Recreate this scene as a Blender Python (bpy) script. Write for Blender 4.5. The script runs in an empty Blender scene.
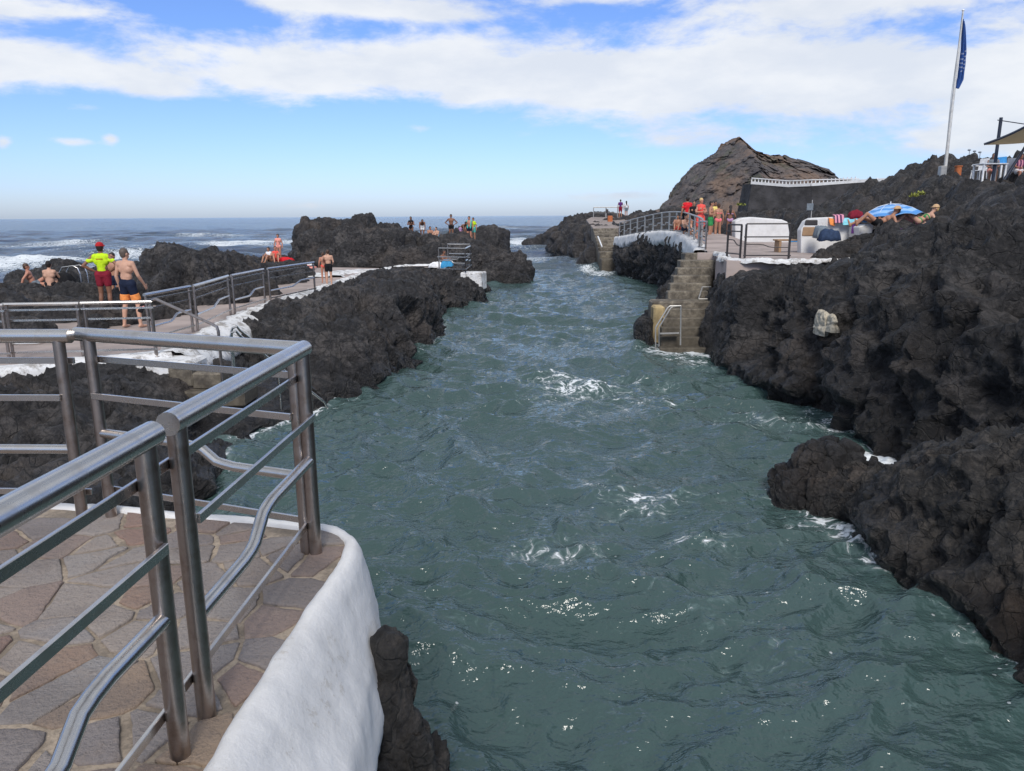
import bpy, math, random
import numpy as np
from mathutils import Vector, Matrix
random.seed(7)
RNG = np.random.default_rng(11)
scene = bpy.context.scene
COL = scene.collection
rad = math.radians

# ------------------------------------------------------------------ camera
FPX, CX, CY = 760.0, 512.0, 385.5
EYE = 3.6                                   # camera height above the sea
PITCH = math.atan((385.5 - 215.9) / FPX)
ROLL = 0.0062
cam_d = bpy.data.cameras.new('camera')
cam = bpy.data.objects.new('camera', cam_d)
COL.objects.link(cam)
cam_d.sensor_width = 36.0
cam_d.lens = 36.0 * FPX / 1024.0
cam_d.clip_start = 0.05
cam_d.clip_end = 60000
cam.matrix_world = (Matrix.Translation((0, 0, EYE)) @ Matrix.Rotation(math.pi / 2 - PITCH, 4, 'X')
                    @ Matrix.Rotation(-ROLL, 4, 'Z'))
scene.camera = cam

def ray(px, py):
    u, v = (px - CX) / FPX, (py - CY) / FPX
    c, s = math.cos(ROLL), math.sin(ROLL)
    u, v = u * c - v * s, v * c + u * s
    return (u, math.cos(PITCH) - v * math.sin(PITCH), -math.sin(PITCH) - v * math.cos(PITCH))

def WZ(px, py, z=0.0):
    """survey point: where the sight line of the photo meets height z"""
    d = ray(px, py); t = (z - EYE) / d[2]
    return Vector((d[0] * t, d[1] * t, z))

def WY(px, py, Y):
    """survey point at distance Y"""
    d = ray(px, py); t = Y / d[1]
    return Vector((d[0] * t, Y, EYE + d[2] * t))

# ------------------------------------------------------------------ noise (numpy)
def _h(ix, iy, iz, seed):
    with np.errstate(over='ignore'):
        h = (ix.astype(np.uint32) * np.uint32(374761393) + iy.astype(np.uint32) * np.uint32(668265263)
             + iz.astype(np.uint32) * np.uint32(2147483647 & 1274126177) + np.uint32(seed * 974711 + 13))
        h = (h ^ (h >> np.uint32(13))) * np.uint32(1274126177)
        h = (h ^ (h >> np.uint32(16))) * np.uint32(2246822519)
        return h ^ (h >> np.uint32(15))

def vnoise(p, seed=0):
    """value noise, -1..1, smooth"""
    i = np.floor(p).astype(np.int64); f = p - i
    f = f * f * f * (f * (f * 6 - 15) + 10)
    i = (i & 0xffffffff)
    out = np.zeros(len(p))
    for dx in (0, 1):
        wx = f[:, 0] if dx else 1 - f[:, 0]
        for dy in (0, 1):
            wy = f[:, 1] if dy else 1 - f[:, 1]
            for dz in (0, 1):
                wz = f[:, 2] if dz else 1 - f[:, 2]
                h = _h((i[:, 0] + dx) & 0xffffffff, (i[:, 1] + dy) & 0xffffffff, (i[:, 2] + dz) & 0xffffffff, seed)
                out += wx * wy * wz * (h.astype(np.float64) / 2147483647.5 - 1)
    return out

def fbm(p, octv=4, seed=0, gain=0.5, ridged=False):
    a, s, t = 1.0, np.zeros(len(p)), 0
    for k in range(octv):
        n = vnoise(p * (2.03 ** k) + k * 17.3, seed + k)
        if ridged: n = 1 - 2 * np.abs(n)
        s += a * n; t += a; a *= gain
    return s / t

def worley(p, seed=0):
    """F1, F2-F1 and a random value of the nearest cell"""
    i = np.floor(p).astype(np.int64); f = p - i
    d1 = np.full(len(p), 9.0); d2 = np.full(len(p), 9.0); cv = np.zeros(len(p))
    for dx in (-1, 0, 1):
        for dy in (-1, 0, 1):
            for dz in (-1, 0, 1):
                a = (i[:, 0] + dx) & 0xffffffff; b = (i[:, 1] + dy) & 0xffffffff; c = (i[:, 2] + dz) & 0xffffffff
                h = _h(a, b, c, seed)
                jx = (h & np.uint32(1023)).astype(np.float64) / 1023
                jy = ((h >> np.uint32(10)) & np.uint32(1023)).astype(np.float64) / 1023
                jz = ((h >> np.uint32(20)) & np.uint32(1023)).astype(np.float64) / 1023
                d = np.sqrt((dx + jx - f[:, 0]) ** 2 + (dy + jy - f[:, 1]) ** 2 + (dz + jz - f[:, 2]) ** 2)
                cv = np.where(d < d1, ((h >> np.uint32(7)) & np.uint32(255)).astype(np.float64) / 255 - .5, cv)
                d2 = np.minimum(d2, np.maximum(d1, d)); d1 = np.minimum(d1, d)
    return d1, d2 - d1, cv

def lava(p, seed=0, coarse=1.0, fine=1.0):
    """broken lumpy lava relief in metres (mean about zero)"""
    w = np.stack([fbm(p * 0.9 + s * 31.7, 2, seed + 50 + s) for s in range(3)], 1)
    q = p + 0.45 * w
    q = q * np.array([1.0, 1.0, 1.25])
    a1, e1, c1 = worley(q * 0.46, seed)
    a2, e2, c2 = worley(q * 1.15 + 5, seed + 1)
    a3, e3, c3 = worley(q * 3.2 + 9, seed + 2)
    d = coarse * (0.34 * (0.55 - a1) + 0.15 * (0.5 - a2))
    d += coarse * (.80 * c1 * np.clip(e1 / .20, 0, 1) + .42 * c2 * np.clip(e2 / .24, 0, 1))
    d += coarse * 0.16 * fbm(p * 1.1, 3, seed + 9, ridged=True)
    d -= coarse * 0.24 * np.exp(-e1 * 12)
    d -= 0.12 * coarse * np.exp(-e2 * 12)
    d += fine * (0.05 * (0.5 - a3) + .13 * c3 * np.clip(e3 / .13, 0, 1) - .05 * np.exp(-e3 * 16) + 0.055 * fbm(p * 6.5, 3, seed + 20, ridged=True, gain=.7))
    return d

# ------------------------------------------------------------------ mesh helpers
def mesh_obj(name, verts, faces, mat=None, parent=None, smooth=True):
    me = bpy.data.meshes.new(name)
    me.from_pydata([tuple(v) for v in verts], [], [tuple(f) for f in faces])
    me.update()
    if smooth: me.polygons.foreach_set('use_smooth', [True] * len(me.polygons))
    o = bpy.data.objects.new(name, me); COL.objects.link(o)
    if mat: me.materials.append(mat)
    if parent: o.parent = parent
    return o

def grid_mesh(name, V, nu, nv, mat, flip=False, closed=False, attrs=None, smooth=True):
    me = bpy.data.meshes.new(name)
    n = nu * nv
    me.vertices.add(n); me.vertices.foreach_set('co', np.ascontiguousarray(V.reshape(-1), dtype=np.float32))
    iu = np.arange(nu - 1)[:, None]; iv = np.arange(nv if closed else nv - 1)[None, :]
    a = iu * nv + iv; b = iu * nv + (iv + 1) % nv; c = (iu + 1) * nv + (iv + 1) % nv; d = (iu + 1) * nv + iv
    F = np.stack([a, b, c, d] if not flip else [a, d, c, b], -1).reshape(-1, 4)
    me.loops.add(F.size); me.loops.foreach_set('vertex_index', F.reshape(-1).astype(np.int32))
    me.polygons.add(len(F)); me.polygons.foreach_set('loop_start', (np.arange(len(F)) * 4).astype(np.int32))
    me.update(calc_edges=True)
    me.polygons.foreach_set('use_smooth', np.full(len(F), smooth))
    for k, v in (attrs or {}).items():
        at = me.attributes.new(k, 'FLOAT', 'POINT'); at.data.foreach_set('value', v.astype(np.float32))
    if mat: me.materials.append(mat)
    o = bpy.data.objects.new(name, me); COL.objects.link(o)
    return o

class MB:
    """collects shapes for ONE mesh"""
    def __init__(s): s.v = []; s.f = []
    def add(s, vs, fs):
        b = len(s.v); s.v += [Vector(v) for v in vs]; s.f += [tuple(b + i for i in f) for f in fs]; return s
    def box(s, c, size, rot=None, bev=0.0):
        x, y, z = [k / 2 for k in size]
        if bev > 0:
            b = min(bev, x * .9, y * .9, z * .9); vs = []
            # chamfered box: 24 verts
            idx = {}
            for sx in (-1, 1):
                for sy in (-1, 1):
                    for sz in (-1, 1):
                        for ax in range(3):
                            p = [sx * (x - b), sy * (y - b), sz * (z - b)]
                            p[ax] = (sx * x, sy * y, sz * z)[ax]
                            idx[(sx, sy, sz, ax)] = len(vs); vs.append(Vector(p))
            fs = []
            for ax in range(3):
                o1, o2 = (ax + 1) % 3, (ax + 2) % 3
                for sg in (-1, 1):
                    q = []
                    for (a, c2) in ((-1, -1), (1, -1), (1, 1), (-1, 1)):
                        k = [0, 0, 0]; k[ax] = sg; k[o1] = a; k[o2] = c2
                        q.append(idx[(k[0], k[1], k[2], ax)])
                    fs.append(q if sg > 0 else q[::-1])
                # edges along ax
                for a in (-1, 1):
                    for c2 in (-1, 1):
                        k0 = [0, 0, 0]; k0[ax] = -1; k0[o1] = a; k0[o2] = c2
                        k1 = list(k0); k1[ax] = 1
                        q = [idx[(*k0, o1)], idx[(*k1, o1)], idx[(*k1, o2)], idx[(*k0, o2)]]
                        fs.append(q if a * c2 < 0 else q[::-1])
            for sx in (-1, 1):
                for sy in (-1, 1):
                    for sz in (-1, 1):
                        q = [idx[(sx, sy, sz, k)] for k in range(3)]
                        fs.append(q if sx * sy * sz > 0 else q[::-1])
        else:
            vs = [Vector((a, b2, c2)) for a in (-x, x) for b2 in (-y, y) for c2 in (-z, z)]
            fs = [(0, 1, 3, 2), (4, 6, 7, 5), (0, 4, 5, 1), (2, 3, 7, 6), (0, 2, 6, 4), (1, 5, 7, 3)]
        R = rot if rot is not None else Matrix.Identity(3)
        return s.add([R @ v + Vector(c) for v in vs], fs)
    def bar(s, p, q, w, h, bev=0.0, up=(0, 0, 1)):
        """box from p to q, w wide, h high"""
        p, q = Vector(p), Vector(q); d = q - p; L = d.length; d.normalize()
        side = d.cross(Vector(up))
        if side.length < 1e-4: side = Vector((1, 0, 0))
        side.normalize(); u = side.cross(d)
        R = Matrix((d, side, u)).transposed()
        return s.box((p + q) / 2, (L, w, h), R, bev)
    def tube(s, pts, r, n=10, caps=True, bulge=0.0):
        pts = [Vector(p) for p in pts]; rs = r if isinstance(r, (list, tuple)) else [r] * len(pts)
        rings = []; prev = None
        for i, p in enumerate(pts):
            a = pts[max(i - 1, 0)]; b = pts[min(i + 1, len(pts) - 1)]
            t = (b - a).normalized()
            if prev is None:
                ref = Vector((0, 0, 1)) if abs(t.z) < .9 else Vector((1, 0, 0))
                nrm = t.cross(ref).normalized()
            else:
                nrm = (prev - t * prev.dot(t)).normalized()
            prev = nrm; bn = t.cross(nrm)
            rings.append([p + (nrm * math.cos(2 * math.pi * k / n) + bn * math.sin(2 * math.pi * k / n)) * rs[i] for k in range(n)])
        b = len(s.v)
        for g in rings: s.v += g
        for i in range(len(rings) - 1):
            for k in range(n):
                s.f.append((b + i * n + k, b + i * n + (k + 1) % n, b + (i + 1) * n + (k + 1) % n, b + (i + 1) * n + k))
        if caps:
            s.f.append(tuple(b + k for k in range(n))[::-1]); s.f.append(tuple(b + (len(rings) - 1) * n + k for k in range(n)))
        return s
    def ell(s, c, r, rot=None, nu=10, nv=14):
        R = rot if rot is not None else Matrix.Identity(3); b = len(s.v)
        for i in range(nu + 1):
            th = math.pi * i / nu
            for k in range(nv):
                ph = 2 * math.pi * k / nv
                s.v.append(Vector(c) + R @ Vector((r[0] * math.sin(th) * math.cos(ph), r[1] * math.sin(th) * math.sin(ph), r[2] * math.cos(th))))
        for i in range(nu):
            for k in range(nv):
                s.f.append((b + i * nv + k, b + (i + 1) * nv + k, b + (i + 1) * nv + (k + 1) % nv, b + i * nv + (k + 1) % nv))
        return s
    def cap(s, p, q, r1, r2=None, n=12, m=4):
        """round-ended cone"""
        r2 = r1 if r2 is None else r2
        p, q = Vector(p), Vector(q); d = q - p
        if d.length < 1e-5: return s.ell(p, (r1, r1, r1))
        t = d.normalized(); pts = []; rs = []
        for k in range(m + 1):
            a = math.pi / 2 * (1 - k / m) if k < m else 0
            pts.append(p - t * r1 * math.sin(a)); rs.append(max(r1 * math.cos(a), 1e-4))
        for k in range(m + 1):
            a = math.pi / 2 * k / m
            pts.append(q + t * r2 * math.sin(a)); rs.append(max(r2 * math.cos(a), 1e-4))
        # explicit frame (end points of caps sit very close together)
        ref = Vector((0, 0, 1)) if abs(t.z) < .9 else Vector((1, 0, 0))
        nr = t.cross(ref).normalized(); bn = t.cross(nr); b = len(s.v)
        for pt, r in zip(pts, rs):
            for k in range(n):
                s.v.append(pt + (nr * math.cos(2 * math.pi * k / n) + bn * math.sin(2 * math.pi * k / n)) * r)
        for i in range(len(pts) - 1):
            for k in range(n):
                s.f.append((b + i * n + k, b + i * n + (k + 1) % n, b + (i + 1) * n + (k + 1) % n, b + (i + 1) * n + k))
        s.f.append(tuple(b + k for k in range(n))[::-1]); s.f.append(tuple(b + (len(pts) - 1) * n + k for k in range(n)))
        return s
    def prism(s, poly, z0, z1):
        n = len(poly); b = len(s.v)
        zt = z1 if isinstance(z1, (list, tuple)) else [z1] * n
        s.v += [Vector((p[0], p[1], z0)) for p in poly] + [Vector((p[0], p[1], zt[i])) for i, p in enumerate(poly)]
        s.f.append(tuple(b + i for i in range(n))[::-1]); s.f.append(tuple(b + n + i for i in range(n)))
        for i in range(n):
            s.f.append((b + i, b + (i + 1) % n, b + n + (i + 1) % n, b + n + i))
        return s
    def build(s, name, mat, parent=None, smooth=False, loc=None):
        off = Vector((0, 0, 0))
        if parent is not None: off = world_loc(parent)
        elif loc is not None: off = Vector(loc)
        o = mesh_obj(name, [v - off for v in s.v], s.f, mat, parent, smooth)
        if parent is None and loc is not None: o.location = loc
        if smooth == 'auto': autosmooth(o)
        return o

def world_loc(o):
    v = Vector(o.location)
    while o.parent: o = o.parent; v += Vector(o.location)
    return v

def autosmooth(o, ang=40):
    me = o.data
    me.polygons.foreach_set('use_smooth', [True] * len(me.polygons))
    try: me.set_sharp_from_angle(angle=rad(ang))
    except Exception: pass

def tag(o, label, cat, group=None, kind=None):
    o['label'] = label; o['category'] = cat
    if group: o['group'] = group
    if kind: o['kind'] = kind
    return o
def struct(o):
    o['kind'] = 'structure'; return o
def thing(name, label, cat, loc=(0, 0, 0), group=None):
    o = bpy.data.objects.new(name, None); COL.objects.link(o); o.location = loc
    o.empty_display_size = .2
    return tag(o, label, cat, group)

def ccw(poly):
    a = sum(poly[i][0] * poly[(i + 1) % len(poly)][1] - poly[(i + 1) % len(poly)][0] * poly[i][1] for i in range(len(poly)))
    return poly if a > 0 else poly[::-1]

# ------------------------------------------------------------------ materials
class N:
    def __init__(s, tree): s.t = tree; s.n = tree.nodes; s.l = tree.links
    def node(s, typ, props=None, **ins):
        nd = s.n.new(typ)
        for k, v in (props or {}).items(): setattr(nd, k, v)
        for k, v in ins.items():
            key = int(k[1:]) if k[0] == 'i' and k[1:].isdigit() else k.replace('_', ' ')
            s.put(nd.inputs[key], v)
        return nd
    def put(s, sock, v):
        if isinstance(v, bpy.types.NodeSocket): s.l.new(v, sock)
        elif isinstance(v, (tuple, list)) and sock.type == 'RGBA' and len(v) == 3: sock.default_value = (*v, 1)
        else: sock.default_value = v
    def m(s, op, a, b=None, c=None, clamp=False):
        nd = s.n.new('ShaderNodeMath'); nd.operation = op; nd.use_clamp = clamp
        s.put(nd.inputs[0], a)
        if b is not None: s.put(nd.inputs[1], b)
        if c is not None: s.put(nd.inputs[2], c)
        return nd.outputs[0]
    def mix(s, f, a, b, mode='MIX'):
        nd = s.n.new('ShaderNodeMix'); nd.data_type = 'RGBA'; nd.blend_type = mode
        s.put(nd.inputs[0], f); s.put(nd.inputs[6], a); s.put(nd.inputs[7], b); return nd.outputs[2]
    def ramp(s, f, stops, interp='LINEAR'):
        nd = s.n.new('ShaderNodeValToRGB'); nd.color_ramp.interpolation = interp
        e = nd.color_ramp.elements
        while len(e) < len(stops): e.new(.5)
        for k, (p, c) in enumerate(stops):
            e[k].position = p; e[k].color = (*c, 1) if not isinstance(c, float) else (c, c, c, 1)
        s.put(nd.inputs[0], f); return nd.outputs[0]
    def smooth(s, x, lo, hi):
        nd = s.n.new('ShaderNodeMapRange'); nd.interpolation_type = 'SMOOTHSTEP'
        s.put(nd.inputs[0], x); nd.inputs[1].default_value = lo; nd.inputs[2].default_value = hi
        nd.inputs[3].default_value = 0; nd.inputs[4].default_value = 1; return nd.outputs[0]
    def noise(s, vec, scale, detail=4, rough=.55, dist=0, d='3D'):
        nd = s.n.new('ShaderNodeTexNoise'); nd.noise_dimensions = d
        if vec is not None: s.l.new(vec, nd.inputs['Vector'])
        nd.inputs['Scale'].default_value = scale; nd.inputs['Detail'].default_value = detail
        nd.inputs['Roughness'].default_value = rough; nd.inputs['Distortion'].default_value = dist
        return nd.outputs[0]
    def vor(s, vec, scale, feature='F1', out=0, rnd=1):
        nd = s.n.new('ShaderNodeTexVoronoi'); nd.feature = feature
        s.l.new(vec, nd.inputs['Vector']); nd.inputs['Scale'].default_value = scale
        nd.inputs['Randomness'].default_value = rnd
        return nd.outputs[out]
    def bump(s, h, strength, dist, normal=None):
        nd = s.n.new('ShaderNodeBump'); nd.inputs['Strength'].default_value = strength
        nd.inputs['Distance'].default_value = dist; s.l.new(h, nd.inputs['Height'])
        if normal: s.l.new(normal, nd.inputs['Normal'])
        return nd.outputs[0]
    def attr(s, name):
        nd = s.n.new('ShaderNodeAttribute'); nd.attribute_name = name; return nd.outputs['Fac']

def new_mat(name):
    m = bpy.data.materials.new(name); m.use_nodes = True
    n = N(m.node_tree); b = m.node_tree.nodes['Principled BSDF']
    pos = m.node_tree.nodes.new('ShaderNodeNewGeometry').outputs['Position']
    return m, n, b, pos

def simple(name, col, rough=.6, metal=0.0, var=.12, scale=6, bump=0.0, bscale=40, bdist=.004, spec=.5):
    m, n, b, pos = new_mat(name)
    f = n.noise(pos, scale, 4)
    c = n.mix(n.smooth(f, .3, .7), tuple(k * (1 - var) for k in col), tuple(min(1, k * (1 + var)) for k in col))
    n.put(b.inputs['Base Color'], c); n.put(b.inputs['Roughness'], rough); n.put(b.inputs['Metallic'], metal)
    b.inputs['Specular IOR Level'].default_value = spec
    if bump: n.put(b.inputs['Normal'], n.bump(n.noise(pos, bscale, 5), bump, bdist))
    return m

def rock_mat(name, dark=(.011, .010, .011), mid=(.036, .033, .034), pale=(.105, .095, .091), wet=True, warm=(.075, .058, .048), sc=1.0, bump=1.0, wmin=0.0):
    m, n, b, pos = new_mat(name)
    f1 = n.noise(pos, .9 * sc, 9, .74); f2 = n.noise(pos, 7 * sc, 9, .76); f3 = n.noise(pos, .45 * sc, 3)
    c = n.mix(n.smooth(f2, .38, .62), dark, mid)
    c = n.mix(n.m('MULTIPLY', n.smooth(n.m('ADD', f1, n.m('MULTIPLY', n.m('SUBTRACT', f2, .5), .7)), .48, .66), .85), c, pale)
    c = n.mix(n.m('MULTIPLY', n.smooth(f3, .50, .68), .55), c, warm)
    wv = n.node('ShaderNodeTexNoise', None, Vector=pos, Scale=2.2 * sc, Detail=4)
    wp = n.node('ShaderNodeVectorMath', {'operation': 'MULTIPLY_ADD'}, i0=wv.outputs[1], i1=(.35 / sc, .35 / sc, .35 / sc), i2=pos).outputs[0]
    crk = n.vor(wp, 3.2 * sc, 'DISTANCE_TO_EDGE'); crack = n.smooth(crk, .0, .045)
    c = n.mix(n.m('MULTIPLY', n.m('SUBTRACT', 1, crack), .55), c, (.006, .006, .006))
    v = n.vor(pos, 30 * sc)
    pits = n.smooth(v, .0, .35)
    c = n.mix(n.m('MULTIPLY', n.m('SUBTRACT', 1, pits), .55), c, dark)
    rough = .66
    if wet:
        z = n.node('ShaderNodeSeparateXYZ', None, i0=pos).outputs[2]
        zz = n.m('ADD', z, n.m('MULTIPLY', n.m('SUBTRACT', f1, .5), 1.0))
        w = n.m('SUBTRACT', 1, n.smooth(zz, .15, .75))
        c = n.mix(n.m('MULTIPLY', w, .62), c, (.012, .012, .013))
        rough = n.m('SUBTRACT', .66, n.m('MULTIPLY', w, .34))
    n.put(b.inputs['Base Color'], c); n.put(b.inputs['Roughness'], rough)
    b.inputs['Specular IOR Level'].default_value = .5
    h1 = n.noise(pos, 5 * sc, 10, .74, .1)
    h2 = n.m('MULTIPLY', n.smooth(n.vor(pos, 9 * sc), 0, .7), .22)
    h = n.m('ADD', n.m('ADD', h1, h2), n.m('MULTIPLY', crack, .16))
    n.put(b.inputs['Normal'], n.bump(h, 1.0 * bump, .16 / sc))
    return m

M = {}
M['rock'] = rock_mat('black lava rock')
M['rock_right'] = rock_mat('dark grey lava rock', dark=(.009, .0085, .0095), mid=(.029, .027, .028), pale=(.090, .082, .079), warm=(.060, .047, .040))
M['rock_near'] = rock_mat('brown lava rock', dark=(.013, .012, .012), mid=(.042, .038, .035), pale=(.088, .077, .068), warm=(.085, .056, .040), sc=1.7)
M['rock_far'] = rock_mat('far lava rock', sc=.5, wet=False, dark=(.02, .019, .02), mid=(.042, .04, .04), pale=(.07, .064, .058))
M['steel'] = None
m, n, b, pos = new_mat('brushed stainless steel')
f = n.noise(pos, 9, 5, .7); f2 = n.noise(pos, 60, 3)
n.put(b.inputs['Base Color'], n.mix(n.smooth(f, .45, .75), (.60, .58, .56), (.50, .46, .42)))
n.put(b.inputs['Metallic'], 1.0); n.put(b.inputs['Roughness'], n.m('ADD', .16, n.m('MULTIPLY', f, .22)))
M['steel'] = m
m, n, b, pos = new_mat('weathered steel posts')
f = n.noise(pos, 14, 5, .7)
n.put(b.inputs['Base Color'], n.mix(n.smooth(f, .4, .75), (.40, .35, .32), (.28, .225, .19)))
n.put(b.inputs['Metallic'], 1.0); n.put(b.inputs['Roughness'], .34); M['steel_dark'] = m
M['dark_rail'] = simple('dark painted rail', (.05, .045, .045), .5, .3)
# white paint, with scuffs and peeling
m, n, b, pos = new_mat('white lime paint')
f = n.noise(pos, 2.5, 6, .7); g = n.noise(pos, 14, 8, .8)
c = n.mix(n.smooth(f, .35, .75), (.70, .695, .69), (.58, .575, .57))
c = n.mix(n.m('MULTIPLY', n.smooth(n.m('MULTIPLY', n.smooth(g, .52, .60), n.smooth(f, .54, .62)), .1, .8), .6), c, (.46, .43, .39))
c = n.mix(n.m('MULTIPLY', n.smooth(n.noise(pos, .9, 5, .7), .50, .72), .35), c, (.50, .485, .46))
n.put(b.inputs['Base Color'], c); n.put(b.inputs['Roughness'], .75)
n.put(b.inputs['Normal'], n.bump(n.m('ADD', n.noise(pos, 7, 8, .65), n.m('MULTIPLY', g, .5)), .30, .03)); M['white'] = m
M['white_dirty'] = None
m, n, b, pos = new_mat('worn white paint on concrete')
f = n.noise(pos, 3.5, 7, .75)
c = n.mix(n.smooth(f, .46, .62), (.70, .70, .70), (.30, .28, .26))
n.put(b.inputs['Base Color'], c); n.put(b.inputs['Roughness'], .85)
n.put(b.inputs['Normal'], n.bump(f, .6, .04)); M['white_dirty'] = m
M['concrete'] = simple('worn concrete', (.27, .225, .20), .9, var=.28, scale=1.6, bump=.6, bscale=12, bdist=.02)
M['path'] = simple('pinkish worn concrete path', (.34, .28, .255), .9, var=.22, scale=.9, bump=.5, bscale=9, bdist=.02)
m, n, b, pos = new_mat('stained concrete steps')
f = n.noise(pos, 2.2, 7, .75); z = n.node('ShaderNodeSeparateXYZ', None, i0=pos).outputs[2]
c = n.mix(n.smooth(f, .38, .66), n.mix(n.smooth(n.noise(pos, 9, 6, .7), .4, .6), (.26, .225, .175), (.15, .13, .10)), (.06, .05, .04))
c = n.mix(n.m('MULTIPLY', n.m('SUBTRACT', 1, n.smooth(n.m('ADD', z, f), .7, 1.7)), .7), c, (.06, .05, .035))
n.put(b.inputs['Base Color'], c); n.put(b.inputs['Roughness'], .8); n.put(b.inputs['Normal'], n.bump(f, .7, .06)); M['steps'] = m
# crazy paving
m, n, b, pos = new_mat('crazy paving stone')
a = n.attr('tone'); f = n.noise(pos, 8, 7, .72); g = n.noise(pos, 45, 5, .7); k = n.noise(pos, 1.6, 3)
base = n.ramp(a, [(0, (.24, .21, .20)), (.28, (.29, .255, .235)), (.48, (.32, .27, .235)), (.64, (.28, .26, .25)), (.82, (.28, .205, .17)), (.93, (.26, .165, .13)), (1, (.32, .24, .17))])
c = n.mix(n.m('MULTIPLY', n.smooth(f, .45, .75), .55), base, (.30, .235, .19))
c = n.mix(n.m('MULTIPLY', n.smooth(k, .42, .60), .50), c, (.14, .115, .105))
c = n.mix(n.m('MULTIPLY', n.smooth(g, .5, .7), .4), c, (.10, .09, .085))
n.put(b.inputs['Base Color'], c); n.put(b.inputs['Roughness'], .8)
n.put(b.inputs['Normal'], n.bump(n.m('ADD', f, n.m('MULTIPLY', g, .6)), .9, .03)); M['paving'] = m
m, n, b, pos = new_mat('sandy grout')
f = n.noise(pos, 5, 6, .7); g = n.noise(pos, 60, 5, .7)
c = n.mix(n.smooth(f, .40, .62), (.20, .165, .13), (.38, .31, .24)); c = n.mix(n.m('MULTIPLY', n.smooth(g, .45, .7), .5), c, (.10, .085, .07))
n.put(b.inputs['Base Color'], c); n.put(b.inputs['Roughness'], .95); n.put(b.inputs['Normal'], n.bump(g, .6, .008)); M['grout'] = m

def cloth(name, col, var=.15, scale=14): return simple(name, col, .85, var=var, scale=scale, bump=.4, bscale=30, bdist=.01, spec=.2)
for k, c in dict(lime=(.50, .72, .02), red=(.42, .02, .025), darkred=(.20, .015, .03), coral=(.75, .10, .08), navy=(.012, .018, .04),
                 orange=(.80, .28, .08), black=(.012, .012, .014), white_cloth=(.75, .75, .76), pink=(.80, .17, .20), teal=(.08, .42, .38),
                 blue=(.05, .25, .55), lilac=(.42, .25, .42), purple=(.10, .03, .16), aqua=(.25, .62, .72), green=(.04, .26, .08),
                 grey=(.16, .19, .22), darkblue=(.03, .05, .10), yellow=(.75, .60, .18), scarlet=(.62, .02, .03), salmon=(.80, .32, .26)).items():
    M[k] = cloth(k + ' cloth', c)
for k, c in dict(skin_tan=(.38, .19, .12), skin_pale=(.52, .30, .21), skin_brown=(.22, .105, .065), skin_red=(.46, .21, .14)).items():
    M[k] = simple(k, c, .5, var=.08, scale=9, spec=.35)
M['hair_dark'] = simple('dark hair', (.018, .012, .01), .55, bump=.6, bscale=90)
M['hair_brown'] = simple('brown hair', (.07, .035, .02), .55, bump=.6, bscale=90)
M['hair_grey'] = simple('grey brown hair', (.10, .075, .06), .6, bump=.6, bscale=90)
M['hair_blond'] = simple('fair hair', (.55, .38, .16), .55, bump=.6, bscale=90)
M['eye'] = simple('dark eye', (.01, .01, .01), .3)
M['straw'] = simple('straw hat', (.55, .36, .20), .9)
M['metal_white'] = simple('white metal', (.75, .76, .77), .4)
M['pole_blue'] = simple('dark blue painted steel', (.02, .028, .05), .45)
M['plastic_white'] = simple('white plastic', (.78, .78, .78), .4)
M['wood'] = simple('worn wood', (.30, .19, .11), .8)
M['leaf'] = simple('yellow green leaves', (.24, .26, .05), .8)

M['rail_pale'] = simple('pale galvanised steel', (.40, .39, .37), .45, .55)
M['rust'] = simple('rust orange paint', (.40, .12, .04), .8)
M['stained'] = simple('yellow stained concrete', (.33, .25, .13), .9, var=.45, scale=2.5, bump=.5, bscale=10, bdist=.03)

M['blue_bright'] = cloth('bright blue cloth', (.05, .27, .50))
m, n, b, pos = new_mat('pink striped cloth')
xx = n.node('ShaderNodeSeparateXYZ', None, i0=pos).outputs[0]
n.put(b.inputs['Base Color'], n.mix(n.m('GREATER_THAN', n.m('FRACT', n.m('MULTIPLY', xx, 9)), .5), (.10, .03, .10), (.70, .30, .38))); n.put(b.inputs['Roughness'], .9); M['pink_stripe'] = m
M['pale'] = simple('cream stone', (.38, .34, .27), .85, var=.35, scale=14, bump=.6, bscale=30)
M['seawall'] = simple('dark stone sea wall', (.038, .036, .038), .9, var=.45, scale=.7, bump=.7, bscale=2.2, bdist=.2)
M['pole_grey'] = simple('weathered white pole', (.55, .55, .54), .5)
m, n, b, pos = new_mat('cream shade fabric'); tr_ = m.node_tree.nodes.new('ShaderNodeBsdfTranslucent'); tr_.inputs[0].default_value = (.75, .66, .50, 1)
mx_ = m.node_tree.nodes.new('ShaderNodeMixShader'); mx_.inputs[0].default_value = .5; b.inputs['Base Color'].default_value = (.62, .55, .43, 1); b.inputs['Roughness'].default_value = .9
m.node_tree.links.new(b.outputs[0], mx_.inputs[1]); m.node_tree.links.new(tr_.outputs[0], mx_.inputs[2]); m.node_tree.links.new(mx_.outputs[0], m.node_tree.nodes['Material Output'].inputs[0]); M['sail'] = m
M['lamp_grey'] = simple('grey lamp metal', (.22, .24, .27), .6)
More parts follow.
